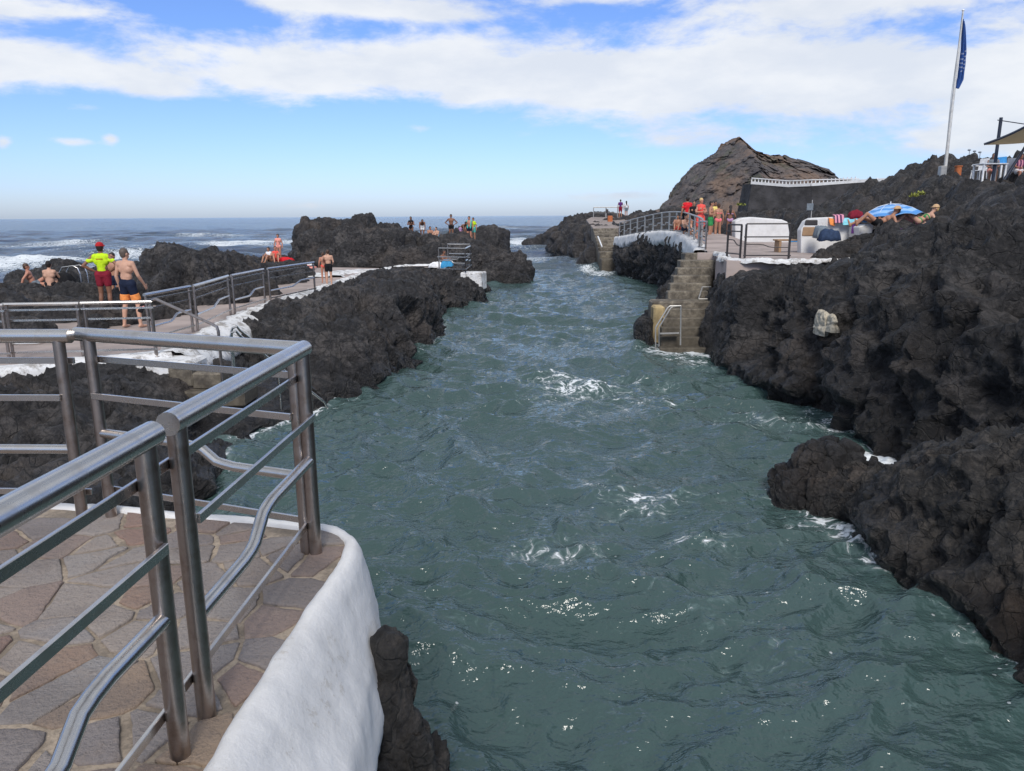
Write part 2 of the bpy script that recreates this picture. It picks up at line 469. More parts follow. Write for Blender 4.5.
# ------------------------------------------------------------------ sky and sun
SUN_EL, SUN_AZ = 42.0, 178.0                 # azimuth clockwise from +Y (the sea is to the north)
w = bpy.data.worlds.new('World'); scene.world = w; w.use_nodes = True
n = N(w.node_tree); bg = w.node_tree.nodes['Background']
sky = n.node('ShaderNodeTexSky'); sky.sky_type = 'NISHITA'; sky.sun_disc = False
sky.sun_elevation = rad(SUN_EL); sky.sun_rotation = rad(SUN_AZ); sky.altitude = 0; sky.air_density = 1.0; sky.dust_density = .6; sky.ozone_density = 2.2
tc = n.node('ShaderNodeTexCoord').outputs['Generated']
sx = n.node('ShaderNodeSeparateXYZ', None, i0=tc).outputs
U = n.m('ARCTAN2', sx[0], sx[1]); Vv = n.m('ARCSINE', sx[2])
def sky_at(px, py):
    d = Vector(ray(px, py)).normalized(); return math.atan2(d.x, d.y), math.asin(d.z)
uv = n.node('ShaderNodeCombineXYZ', None, i0=U, i1=n.m('MULTIPLY', Vv, 2.6), i2=0.37).outputs[0]
nz = n.noise(uv, 5.5, 9, .60, .3); nz2 = n.noise(uv, 15, 7, .62, .2); nz3 = n.noise(uv, 1.7, 4, .5)
blobs = [  # the cloud banks seen over the sea: centre and half size, weight
 (300, 72, 95, 26, .95), (420, 66, 130, 36, 1.15), (560, 78, 130, 42, 1.25), (700, 82, 130, 46, 1.2), (850, 78, 150, 56, 1.2), (1010, 80, 140, 62, 1.15), (1150, 70, 150, 80, 1.2),
 (40, 66, 150, 26, 1.05), (215, 78, 120, 16, .6), (240, 30, 60, 10, .4), (-120, 60, 160, 50, .95), (190, 50, 90, 16, .70), (30, 10, 130, 16, .85), (160, 92, 60, 11, .75), (86, 107, 24, 6, .62), (78, 142, 24, 5, .62), (111, 139, 11, 8, .9),
 (3, 142, 10, 8, .7), (330, 2, 130, 15, 1.0), (440, 14, 55, 8, .55), (620, -5, 180, 14, .8), (900, -5, 220, 22, 1.1), (430, 128, 40, 6, .45), (620, 196, 80, 7, .62), (60, 203, 110, 5, .52), (280, 206, 90, 5, .52), (1000, 140, 160, 22, .7), (700, 140, 130, 14, .5)]
dens = None
for (cx, cy, rx, ry, wt) in blobs:
    u0, v0 = sky_at(cx, cy); u1, _ = sky_at(cx + rx, cy); _, v1 = sky_at(cx, cy - ry)
    a = n.m('POWER', n.m('ABSOLUTE', n.m('DIVIDE', n.m('SUBTRACT', U, u0), abs(u1 - u0))), 2.0)
    b_ = n.m('POWER', n.m('ABSOLUTE', n.m('DIVIDE', n.m('SUBTRACT', Vv, v0), abs(v1 - v0))), 2.0)
    g = n.m('MULTIPLY', n.m('EXPONENT', n.m('MULTIPLY', n.m('ADD', a, b_), -1.15)), wt)
    dens = g if dens is None else n.m('SUBTRACT', n.m('ADD', dens, g), n.m('MULTIPLY', n.m('MULTIPLY', dens, g), .6))
# broken cloud cover everywhere higher up and round the sides
cover = n.m('MULTIPLY', n.smooth(Vv, .27, .40), n.m('ADD', n.m('MULTIPLY', nz3, 1.1), .12))
side = n.m('MULTIPLY', n.smooth(n.m('ABSOLUTE', U), .75, 1.0), n.m('MULTIPLY', n.smooth(Vv, .04, .12), n.m('MULTIPLY', nz3, 1.0)))
dens = n.m('ADD', dens, n.m('MAXIMUM', cover, side))
tex = n.m('ADD', n.m('MULTIPLY', n.m('SUBTRACT', nz, .5), 2.0), n.m('MULTIPLY', n.m('SUBTRACT', nz2, .5), .95))
dd = n.m('ADD', dens, tex)
alpha = n.smooth(dd, .30, .92)
shade = n.m('ADD', n.m('MULTIPLY', n.smooth(n.noise(uv, 6, 6, .6), .35, .7), .5), n.m('MULTIPLY', n.smooth(n.m('ADD', Vv, n.m('MULTIPLY', tex, .05)), .02, .13), .5))
ccol = n.mix(shade, (.50, .56, .66), (.76, .775, .79))
skyc = n.mix(1.0, sky.outputs[0], n.mix(n.smooth(Vv, .26, .55), n.mix(n.smooth(Vv, -.02, .20), (.80, .94, 1.42), (.73, .90, 1.34)), (1.0, 1.0, 1.0)), 'MULTIPLY')
sb = n.node('ShaderNodeVectorMath', {'operation': 'SCALE'}, i0=skyc, i3=1.0); SKY_STR = .10
cb = n.node('ShaderNodeVectorMath', {'operation': 'SCALE'}, i0=ccol, i3=1.0 / SKY_STR)
n.put(bg.inputs['Color'], n.mix(n.m('MULTIPLY', alpha, .93), sb.outputs[0], cb.outputs[0])); bg.inputs['Strength'].default_value = SKY_STR
w.cycles.sampling_method = 'MANUAL'; w.cycles.sample_map_resolution = 1024

sd = bpy.data.lights.new('sun', 'SUN'); sd.energy = 2.3; sd.angle = rad(20); sd.color = (1, .95, .88)
so = bpy.data.objects.new('sun', sd); COL.objects.link(so)
az, el = rad(SUN_AZ), rad(SUN_EL)
sdir = Vector((math.sin(az) * math.cos(el), math.cos(az) * math.cos(el), math.sin(el)))
so.rotation_euler = sdir.to_track_quat('Z', 'Y').to_euler(); so.location = sdir * 50
vs = scene.view_settings; scene.display_settings.display_device = 'sRGB'
vs.view_transform = 'Standard'; vs.look = 'None'; vs.gamma = 1; vs.exposure = .28; vs.use_curve_mapping = False

# ------------------------------------------------------------------ shorelines (surveyed at the water)
def wz(*pts): return [WZ(x, y, 0) for x, y in pts]
SH_R1 = [WZ(703, 349), WZ(730, 366), WZ(760, 383), WZ(790, 401), WZ(806, 408), WZ(845, 428), WZ(880, 446), WZ(915, 466), Vector((6.1, 9.0, 0)), Vector((6.6, 6.5, 0)), Vector((7.2, 3, 0)), Vector((7.6, -3, 0))]
SH_R2 = wz((786, 502), (850, 532), (880, 562), (930, 598), (975, 628), (1024, 660), (1110, 735)) + [Vector((5.8, 2.6, 0)), Vector((6.8, .6, 0))]
SH_L1 = [Vector((-22, 4.0, 0)), Vector((-12, 4.4, 0)), Vector((-7, 5.0, 0)), Vector((-4.6, 6.2, 0)), Vector((-3.9, 7.8, 0))] + wz((207, 492), (216, 468), (250, 440), (300, 414), (330, 404), (350, 397), (395, 373), (425, 351), (434, 336), (437, 318), (456, 309), (482, 301), (484, 292)) + [Vector((-2.6, 37.5, 0)), Vector((-4.5, 40, 0))]
SH_R3 = [Vector(p) for p in ((7.3, 24.0, 0), (6.9, 27.5, 0), (7.3, 30.5, 0), (7.7, 35, 0), (7.8, 40, 0), (7.2, 44.5, 0), (6.9, 48, 0), (7.2, 52, 0))]

def seg_dist(px, py, line):
    d = np.full(px.shape, 1e9)
    for a, b in zip(line[:-1], line[1:]):
        ax, ay, bx, by = a.x, a.y, b.x, b.y
        L = (bx - ax) ** 2 + (by - ay) ** 2 + 1e-9
        t = np.clip(((px - ax) * (bx - ax) + (py - ay) * (by - ay)) / L, 0, 1)
        d = np.minimum(d, np.hypot(px - ax - t * (bx - ax), py - ay - t * (by - ay)))
    return d

# ------------------------------------------------------------------ the sea
def sea():
    r = [2.2]
    while r[-1] < 260: r.append(r[-1] * 1.0055)
    while r[-1] < 45000: r.append(r[-1] * 1.07)
    r = np.array(r)
    fine = np.linspace(-rad(46), rad(46), 760)
    coarse = np.linspace(rad(46), 2 * math.pi - rad(46), 90)[1:-1]
    th = np.concatenate([fine, coarse])
    Rr, T = np.meshgrid(r, th, indexing='ij')
    X = (Rr * np.sin(T)).ravel(); Y = (Rr * np.cos(T)).ravel(); R = Rr.ravel()
    P = np.stack([X, Y, np.zeros_like(X)], 1)
    # how open the water is: sheltered between the rocks, swell outside
    open_ = np.clip((Y - 38) / 30, 0, 1) + np.clip((np.abs(X) - 13) / 14, 0, 1) * np.clip((Y - 24) / 16, 0, 1)
    open_ = np.clip(open_, 0, 1); open_ = open_ * open_ * (3 - 2 * open_)
    warp = np.stack([fbm(P * .22, 2, 3), fbm(P * .22 + 40, 2, 5)], 1)
    wx, wy = X + 1.1 * warp[:, 0], Y + 1.1 * warp[:, 1]
    Z = np.zeros_like(X); DX = np.zeros_like(X); DY = np.zeros_like(X)
    rng = np.random.default_rng(5)
    def waves(count, lmin, lmax, slope, spread, main, fade, mask):
        nonlocal Z, DX, DY
        for _ in range(count):
            lam = math.exp(rng.uniform(math.log(lmin), math.log(lmax)))
            k = 2 * math.pi / lam; a = slope / k * rng.uniform(.6, 1.3)
            an = main + rng.normal() * spread
            kx, ky = k * math.sin(an), k * math.cos(an)
            ph = kx * wx + ky * wy + rng.uniform(0, 6.28)
            f = np.clip(1.6 - R / fade(lam), 0, 1) * mask
            Z += a * f * np.cos(ph); DX -= a * f * .75 * math.sin(an) * np.sin(ph); DY -= a * f * .75 * math.cos(an) * np.sin(ph)
    one = np.ones_like(X)
    waves(16, 2.2, 6.0, .032, .75, math.pi, lambda l: l * 42, one)
    waves(34, .6, 1.8, .058, 1.0, math.pi + .2, lambda l: l * 46, one)
    waves(40, .24, .6, .056, 1.3, math.pi - .3, lambda l: l * 46, one)
    waves(12, 9, 28, .030, .35, math.pi + .25, lambda l: l * 30, open_)
    waves(12, 4, 9, .030, .5, math.pi + .25, lambda l: l * 45, open_)
    # sharp little crests
    near = R < 70
    q = P[near] * np.array([1.0, 1.35, 1]); q[:, :2] += warp[near] * .6
    cr = fbm(q * .95, 3, 77, ridged=True) * .05 + fbm(q * 2.6, 3, 81, ridged=True, gain=.6) * .022
    Z[near] += cr * np.clip(1.6 - R[near] / 45, 0, 1)
    # surf outside the rocks: broken white swells
    n1 = fbm(np.stack([X * .05, Y * .13, 0 * X], 1) + 9, 4, 31); n2 = fbm(P * .35, 4, 33); n3 = fbm(P * 1.6, 4, 35, gain=.65)
    foam = np.zeros_like(X)
    def blob(px, py, rx, ry, s):
        c = WZ(px, py); nonlocal foam
        wdt = rx / FPX * c.y; hgt = abs(WZ(px, py - ry).y - WZ(px, py + ry).y) / 2
        foam = np.maximum(foam, s * np.exp(-((X - c.x) / wdt) ** 2 - ((Y - c.y) / hgt) ** 2))
    for b in [(40, 262, 90, 13, .95), (60, 285, 60, 8, .85), (130, 268, 60, 9, .8), (20, 246, 60, 6, .7), (110, 248, 60, 4, .6), (250, 243, 60, 5, 1.0), (200, 247, 40, 5, .85), (215, 236, 70, 2.5, .6),
              (520, 243, 34, 7, .85), (500, 262, 14, 10, .5), (556, 250, 14, 8, .8), (585, 268, 14, 5, .7), (480, 228, 60, 3, .6), (600, 272, 20, 4, .6), (535, 262, 26, 6, .45), (555, 221, 40, 2, .4),
              (585, 388, 50, 10, .62), (640, 403, 50, 10, .64), (615, 398, 95, 22, .50), (560, 380, 60, 8, .45), (560, 378, 28, 6, .48), (668, 352, 34, 9, .80), (696, 352, 15, 6, 1.1), (700, 362, 30, 7, .6), (560, 345, 60, 5, .34), (600, 330, 70, 5, .36), (620, 300, 60, 5, .36),
              (640, 500, 60, 18, .55), (605, 486, 40, 8, .58), (690, 540, 50, 12, .46), (560, 560, 80, 26, .40), (760, 420, 60, 14, .45), (850, 428, 60, 10, .55), (888, 462, 34, 11, 1.0), (905, 470, 20, 8, 1.0),
              (775, 398, 30, 6, .6), (310, 408, 16, 8, .9), (345, 400, 30, 6, .5), (440, 330, 10, 12, .4), (880, 555, 40, 8, .30), (700, 600, 90, 30, .30), (480, 640, 60, 40, .26), (760, 660, 80, 30, .26)]:
        blob(*b)
    shore = np.minimum.reduce([seg_dist(X, Y, L) for L in (SH_R1, SH_R2, SH_L1, SH_R3)])
    foam = np.maximum(foam, (.50 + .35 * n2) * np.exp(-shore / .30)) + .10 * np.exp(-shore / 1.2)
    # patches that drift: value is how easily lace shows here
    foam = foam * (1.0 + .55 * n2) + .22 * np.clip(open_, 0, 1) * np.clip(n1 * 1.6 + .1, 0, 1) * (R < 240)
    foam += .05 * n2
    Z += np.clip(foam - .6, 0, 1) * (n3 + .3) * .22 * (R < 200)
    Z += .5 * np.exp(-((Y - 84 - 6 * n1) / 3.0) ** 2) * np.clip((-X - 14) / 10, 0, 1) * open_
    V = np.stack([X + DX, Y + DY, Z], 1)
    o = grid_mesh('sea', V, len(r), len(th), M['water'], closed=True, attrs={'foam': foam, 'open': open_}, flip=False)
    if o.data.polygons[0].normal.z < 0: o.data.flip_normals()
    # a small disc under the camera closes the ring
    MB().prism([(2.3 * math.cos(a * .2618), 2.3 * math.sin(a * .2618)) for a in range(24)], -.6, -.04)
    return struct(o)

m, n, b, pos = new_mat('sea water')
foam = n.attr('foam'); op = n.attr('open')
ps = n.node('ShaderNodeMapping', None, Vector=pos); ps.inputs['Scale'].default_value = (1, 1, .25); P1 = ps.outputs[0]
lace_w = n.node('ShaderNodeTexNoise', None, Vector=P1, Scale=1.3, Detail=3)
pv = n.node('ShaderNodeVectorMath', {'operation': 'MULTIPLY_ADD'}, i0=lace_w.outputs[1], i1=(1.1, 1.1, 0), i2=P1).outputs[0]
e1 = n.vor(pv, 2.6, 'DISTANCE_TO_EDGE'); e2 = n.vor(pv, 6.5, 'DISTANCE_TO_EDGE'); f1 = n.noise(pv, 3.2, 8, .72); f2 = n.noise(pv, 11, 6, .7)
net = n.m('ADD', n.m('MULTIPLY', n.m('SUBTRACT', .16, e1), 1.0), n.m('MULTIPLY', n.m('SUBTRACT', .14, e2), 1.0))
val = n.m('ADD', n.m('ADD', foam, net), n.m('ADD', n.m('MULTIPLY', n.m('SUBTRACT', f1, .5), 1.5), n.m('MULTIPLY', n.m('SUBTRACT', f2, .5), 1.5)))
vf = n.node('ShaderNodeTexVoronoi', None, Vector=P1, Scale=9.0)
sel = n.m('LESS_THAN', n.node('ShaderNodeSeparateColor', None, i0=vf.outputs['Color']).outputs[0], n.m('ADD', n.m('MULTIPLY', foam, .75), n.m('MULTIPLY', n.m('SUBTRACT', n.noise(P1, .9, 3), .56), .7)))
fleck = n.m('MULTIPLY', n.m('SUBTRACT', 1, n.smooth(n.m('ADD', vf.outputs['Distance'], n.m('MULTIPLY', n.m('SUBTRACT', f2, .5), .35)), .07, .16)), sel)
fm = n.m('MAXIMUM', n.smooth(val, .66, .95), n.m('MULTIPLY', fleck, .5))
scat = n.m('MULTIPLY', n.smooth(val, .40, .80), .20)       # aerated water round the foam
deep = n.mix(op, (.040, .074, .070), (.060, .074, .105))
big = n.noise(P1, .16, 4, .6)
deep = n.mix(n.m('MULTIPLY', n.smooth(big, .35, .7), .45), deep, (.062, .100, .106))
c = n.mix(scat, deep, (.30, .42, .42)); c = n.mix(fm, c, (.70, .74, .77))
n.put(b.inputs['Base Color'], c); n.put(b.inputs['Roughness'], n.m('ADD', n.m('ADD', .065, n.m('MULTIPLY', op, .10)), n.m('MULTIPLY', fm, .6))); b.inputs['IOR'].default_value = 1.42; n.put(b.inputs['Specular IOR Level'], n.m('SUBTRACT', .5, n.m('MULTIPLY', op, .28)))
mp = n.node('ShaderNodeMapping', None, Vector=pos); mp.inputs['Scale'].default_value = (1, 1.5, 1)
r1 = n.noise(mp.outputs[0], 2.4, 4, .55, .1); r2 = n.noise(mp.outputs[0], 7, 3, .5, .1); r3 = n.noise(mp.outputs[0], .22, 6, .66, .1)
h = n.m('ADD', n.m('MULTIPLY', r1, 1.0), n.m('ADD', n.m('MULTIPLY', r2, .28), n.m('MULTIPLY', n.m('MULTIPLY', r3, op), 9.0)))
h = n.m('ADD', h, n.m('MULTIPLY', fm, .10))
n.put(b.inputs['Normal'], n.bump(h, 1.0, .115)); M['water'] = m
sea_o = sea()
o = MB().prism([(2.6 * math.cos(a * .2618), 2.6 * math.sin(a * .2618)) for a in range(24)], -1.2, -.05).build('water', M['water']); struct(o)

# ------------------------------------------------------------------ rock builders
def catmull(P, m):
    """P: (n,k) control rows -> resampled rows, m samples per span"""
    n_ = len(P); Q = np.concatenate([(2 * P[0] - P[1])[None], P, (2 * P[-1] - P[-2])[None]], 0); out = []
    for i in range(n_ - 1):
        mm = m[i] if isinstance(m, (list, tuple)) else m
        t = (np.arange(mm) / mm)[:, None]
        if P.ndim == 3: t = t[:, :, None]
        p0, p1, p2, p3 = Q[i], Q[i + 1], Q[i + 2], Q[i + 3]
        out.append(.5 * ((2 * p1) + (-p0 + p2) * t + (2 * p0 - 5 * p1 + 4 * p2 - p3) * t ** 2 + (-p0 + 3 * p1 - 3 * p2 + p3) * t ** 3))
    out.append(P[-1:])
    return np.concatenate(out, 0)

def loft(name, ctrl, res, mat, seed=0, coarse=1.0, fine=1.0, side=1, kill=None, streak=0.0):
    C = np.array([[tuple(p) for p in row] for row in ctrl], float)
    def counts(A):
        L = np.linalg.norm(np.diff(A, axis=0), axis=-1).mean(axis=1)
        return [max(2, int(l / res)) for l in L]
    A = catmull(C, counts(C)); A = catmull(A.transpose(1, 0, 2), counts(C.transpose(1, 0, 2))).transpose(1, 0, 2)
    nu, nv = A.shape[:2]
    du = np.gradient(A, axis=0); dv = np.gradient(A, axis=1)
    Nn = np.cross(du, dv); Nn /= np.linalg.norm(Nn, axis=-1, keepdims=True) + 1e-9
    # soften the normals so that creases do not tear
    for _ in range(6):
        Nn[1:-1] = (Nn[:-2] + Nn[1:-1] * 2 + Nn[2:]) / 4; Nn[:, 1:-1] = (Nn[:, :-2] + Nn[:, 1:-1] * 2 + Nn[:, 2:]) / 4
    Nn = Nn.reshape(-1, 3) * side; P = A.reshape(-1, 3)
    d = lava(P, seed, coarse, fine)
    if streak: d += streak * fbm(P * np.array([2.2, 2.2, .45]), 4, seed + 70, ridged=True, gain=.6)
    if kill is not None: d *= kill(P)
    V = P + Nn * d[:, None]
    V += .05 * fine * np.stack([fbm(P * 4 + s * 9, 2, seed + 90 + s) for s in range(3)], 1)
    return grid_mesh(name, V, nu, nv, mat, flip=side < 0)

def mounds(name, items, mat, seed=0, res=.16, coarse=1.0, fine=1.0):
    """several rock humps grown into one mesh: (x, y, top z, rx, ry[, base z])"""
    Vs, Fs, off = [], [], 0
    for j, it in enumerate(items):
        x, y, top, rx, ry = it[:5]; base = it[5] if len(it) > 5 else -.4
        nv = int(max(24, min(420, 2 * math.pi * max(rx, ry) / res))); nu = int(max(10, min(160, (max(rx, ry) + top - base) / res)))
        th = np.linspace(0, math.pi / 2, nu + 1)[:, None] * np.ones(nv)[None]
        ph = np.ones(nu + 1)[:, None] * np.linspace(0, 2 * math.pi, nv, endpoint=False)[None]
        e = .72
        s_, c_ = np.sin(th) ** e, np.cos(th) ** e
        nd = np.stack([np.sin(th) * np.cos(ph), np.sin(th) * np.sin(ph), np.cos(th)], -1).reshape(-1, 3)
        lob = 1 + .16 * fbm(np.stack([np.cos(ph) * 1.1 + j * 7.1 + seed, np.sin(ph) * 1.1, th * .5], -1).reshape(-1, 3), 2, seed + j).reshape(th.shape) * 2
        P = np.stack([x + rx * lob * s_ * np.cos(ph), y + ry * lob * s_ * np.sin(ph), base + (top - base) * c_ * (1 + .0 * th)], -1).reshape(-1, 3)
        sc = min(1.0, .35 + .3 * min(rx, ry))
        d = lava(P, seed + 3, coarse * sc, fine)
        V = P + nd * d[:, None]
        a = (np.arange(nu)[:, None] * nv + np.arange(nv)[None]); b_ = (np.arange(nu)[:, None] * nv + (np.arange(nv)[None] + 1) % nv)
        F = np.stack([a, a + nv, b_ + nv, b_], -1).reshape(-1, 4) + off
        Vs.append(V); Fs.append(F); off += len(V)
    V = np.concatenate(Vs); F = np.concatenate(Fs)
    me = bpy.data.meshes.new(name); me.vertices.add(len(V)); me.vertices.foreach_set('co', V.astype(np.float32).ravel())
    me.loops.add(F.size); me.loops.foreach_set('vertex_index', F.ravel().astype(np.int32)); me.polygons.add(len(F))
    me.polygons.foreach_set('loop_start', (np.arange(len(F)) * 4).astype(np.int32)); me.update(calc_edges=True)
    me.polygons.foreach_set('use_smooth', np.full(len(F), True)); me.materials.append(mat)
    o = bpy.data.objects.new(name, me); COL.objects.link(o); return o

# ------------------------------------------------------------------ heights of the built places
Z_DECK = 1.95; Z_WALK = 1.14; Z_PLAT = 2.4

# right hand cliff: station = shore point, then a profile going inland (distance, height)
EDGE = [Vector(p) for p in ((5.95, 24.6, 2.4), (6.55, 27.2, 2.47), (7.15, 31, 2.58), (7.55, 35, 2.72), (7.72, 40, 2.72), (7.50, 45, 2.50), (7.25, 50, 2.22), (7.2, 53, 2.1))]
ctrl = []
prof = [  # (inland distance list, heights) per shore point
 [(.3, -1.2), (0, 0), (.15, 1.1), (.55, 1.95), (1.6, 1.95), (4.2, 2.0), (7.5, 1.8)],
 [(.3, -1.2), (0, 0), (.25, 1.2), (.60, 1.90), (1.5, 1.98), (3.6, 2.55), (7.2, 2.3)],
 [(.3, -1.2), (0, 0), (.25, 1.2), (.75, 2.0), (1.9, 2.45), (3.8, 3.1), (7.2, 2.8)],
 [(.3, -1.2), (0, 0), (.25, 1.1), (.80, 2.0), (2.0, 2.65), (4.0, 3.35), (7.5, 3.0)],
 [(.7, -1.2), (.5, 0), (.65, 1.1), (.95, 2.10), (2.0, 2.90), (4.0, 3.55), (7.5, 3.0)],
 [(.3, -1.2), (0, 0), (.10, 1.2), (.60, 2.25), (1.7, 2.95), (3.8, 3.45), (7.5, 3.0)],
 [(.3, -1.2), (0, 0), (.10, 1.2), (.65, 2.30), (1.8, 3.00), (4.0, 3.45), (8.0, 3.0)],
 [(.3, -1.2), (0, 0), (.20, 1.2), (.80, 2.30), (2.0, 3.00), (4.3, 3.45), (8.5, 3.0)],
 [(.3, -1.2), (0, 0), (.30, 1.1), (.90, 2.20), (2.2, 2.90), (4.8, 3.40), (9, 3.0)],
 [(.3, -1.2), (0, 0), (.30, 1.1), (.90, 2.20), (2.2, 2.90), (4.8, 3.40), (9, 3.0)],
 [(.3, -1.2), (0, 0), (.30, 1.1), (.90, 2.20), (2.2, 2.90), (4.8, 3.40), (9, 3.0)],
 [(.3, -1.2), (0, 0), (.30, 1.1), (.90, 2.20), (2.2, 2.90), (4.8, 3.40), (9, 3.0)]]
for sp, pr in zip(SH_R1, prof):
    dirn = Vector((1, .10, 0)).normalized()
    ctrl.append([(sp.x + dirn.x * d, sp.y + dirn.y * d, z) for d, z in pr])
struct(loft('right_cliff', ctrl, .055, M['rock_right'], seed=2, coarse=.95, fine=1.1, side=-1, kill=lambda P: 1 - .75 * np.exp(-((P[:, 0] - 5.2) ** 2 + (P[:, 1] - 20.3) ** 2) / 2.0)))

# the spit of rock in the right foreground
S = SH_R2
ctrl = []
for sp, pr in zip(S, [
    [(.1, -1), (0, -.1), (.3, .25), (.6, .42), (1.0, .30), (1.3, -.2), (1.4, -1)],
    [(.2, -1), (0, 0), (.35, .34), (.75, .45), (1.1, .25), (1.4, -.3), (1.8, -1)],
    [(.2, -1), (0, 0), (.35, .60), (.80, .90), (1.3, .80), (1.8, .0), (2.2, -1)],
    [(.2, -1), (0, 0), (.30, .75), (.75, 1.28), (1.4, 1.35), (2.2, .5), (2.9, -1)],
    [(.2, -1), (0, 0), (.30, .75), (.75, 1.36), (1.5, 1.58), (2.8, 1.2), (3.6, -1)],
    [(.2, -1), (0, 0), (.30, .75), (.75, 1.38), (1.5, 1.66), (2.8, 1.4), (4.2, .6)],
    [(.2, -1), (0, 0), (.30, .75), (.75, 1.38), (1.5, 1.66), (2.8, 1.4), (4.5, .6)]] + [[(.2, -1), (0, 0), (.30, .7), (.75, 1.2), (1.5, 1.4), (2.8, 1.5), (4.6, 1.4)]] * 2):
    dr = Vector((.78, .62, 0)).normalized()
    ctrl.append([(sp.x + dr.x * d, sp.y + dr.y * d, z) for d, z in pr + [(pr[-1][0] + 1.6, pr[-1][1] - 1.5)]])
struct(loft('rock_spit', ctrl, .033, M['rock_near'], seed=5, coarse=.50, fine=.9, side=-1))
c0 = WZ(832, 508)
o = mounds('boulder', [(c0.x + .05, c0.y + .35, .78, .62, .55, -.5), (c0.x - .38, c0.y + .42, .42, .36, .4, -.5), (c0.x + .62, c0.y + .12, .52, .42, .45, -.5)], M['rock_right'], seed=21, res=.03, coarse=.42, fine=.8)
tag(o, 'low dark wet boulder at the tip of the rock spit, water on three sides', 'boulder')

# left hand rocks between the channel and the walkway
Pz = [Vector((x, y, z)) for x, y, z in ((-22, 11.2, 1.05), (-13, 11.4, 1.05), (-9.6, 11.6, 1.05), (-7.6, 12.4, 1.05), (-6.7, 13.2, 1.0), (-6.4, 13.9, 1.0), (-6.3, 14.2, 1.0), (-6.2, 14.6, 1.0), (-6.3, 16.0, 1.0), (-6.5, 18.5, 1.0), (-6.5, 20.5, 1.0), (-6.4, 23.0, 1.0), (-6.2, 26, 1.0), (-5.8, 28.5, 1.0), (-5.4, 31, 1.0), (-4.9, 33, 1.0), (-3.9, 34.8, 1.0), (-3.0, 36, 1.0), (-2.6, 37, .9), (-4.0, 39, .9), (-6, 41, .9))]
HT = [.5, .5, .5, .45, .35, .2, .2, .20, .25, .40, 1.0, 1.45, 1.5, 1.45, 1.35, 1.1, .8, .55, .4, .4, .4]
ctrl = []
while len(Pz) > len(SH_L1): Pz.pop(); HT.pop()
for i, (sp, kp) in enumerate(zip(SH_L1, Pz)):
    a = sp; kx = kp - a; kx.z = 0; L = kx.length; u = kx / L
    h = HT[i]; f = .12 if i > 6 else .25
    ctrl.append([a + u * .3 - Vector((0, 0, 1.2)), a.copy(), a + u * (L * f * .6) + Vector((0, 0, h * .62)), a + u * (L * f * 1.7) + Vector((0, 0, h)),
                 a + u * (L * .55) + Vector((0, 0, (max(h * 1.08, 1.0) if i < 16 else h) if i > 9 else .45)), a + u * (L * .84) + Vector((0, 0, 1.12 if i > 9 else .75)), kp + u * .3 - Vector((0, 0, .15)), kp + u * 1.5 - Vector((0, 0, .6))])
struct(loft('left_rocks', ctrl, .06, M['rock'], seed=8, coarse=.72, fine=1.15, side=-1, kill=lambda P: 1 - .75 * np.exp(-((P[:, 0] + 4.5) ** 2 + (P[:, 1] - 13.4) ** 2) / 4.5)))

# rocks beyond the walkway, rising out of the surf
def mp_(px, top_py, Y, rx, ry, base=-.4):
    p = WY(px, top_py, Y); return (p.x, p.y, p.z, rx, ry, base)
o = mounds('lava_outcrop', [mp_(172, 245, 24.5, 1.2, 1.7), mp_(190, 250, 25.5, 1.3, 2), mp_(225, 252, 27.5, 1.8, 2.2), mp_(252, 263, 29.5, 1.7, 1.8), mp_(155, 266, 23.5, 1.1, 1.3), mp_(283, 270, 32, 1.4, 1.4), mp_(205, 275, 22.6, 1.5, 1.0), mp_(240, 277, 24.8, 1.5, 1.0), mp_(185, 254, 23, 1.2, 1.3)], M['rock'], seed=12, res=.11, coarse=.8)
struct(o)
o = mounds('lava_outcrop', [mp_(106, 306, 18.0, .70, .6), mp_(92, 317, 17.2, .55, .5), mp_(150, 306, 19.2, .9, .8), mp_(172, 300, 19.9, .9, .8), mp_(120, 288, 19.6, .5, .7)], M['rock'], seed=14, res=.07, coarse=.5)
struct(o)
o = mounds('lava_outcrop', [mp_(12, 292, 22.5, 2.2, 2.0), mp_(45, 276, 27.2, 1.5, 1.5), mp_(-40, 288, 24, 3.2, 3), mp_(58, 292, 23.5, 2.0, 1.4), mp_(80, 304, 22.0, 1.4, 1.2), mp_(28, 305, 19.8, 1.8, 1.2), mp_(60, 310, 18.6, 1.1, .8, 0), mp_(-20, 298, 18.5, 2, 1.8), mp_(15, 318, 15.9, 1.0, .5, .6), mp_(46, 266, 36, 1.2, 1.0), mp_(30, 278, 30, 1.4, 1.4)], M['rock'], seed=17, res=.10, coarse=.7)
struct(o)
o = mounds('surf_rocks', [mp_(62, 260, 40, 1.3, 1.2), mp_(72, 268, 38, 1.7, 1.0), mp_(85, 275, 36, .9, .6), mp_(15, 270, 41, .8, .6), mp_(97, 283, 34.5, 1.0, .5), mp_(130, 262, 47, 2.2, 1.1)], M['rock'], seed=19, res=.14, coarse=.5)
struct(o)
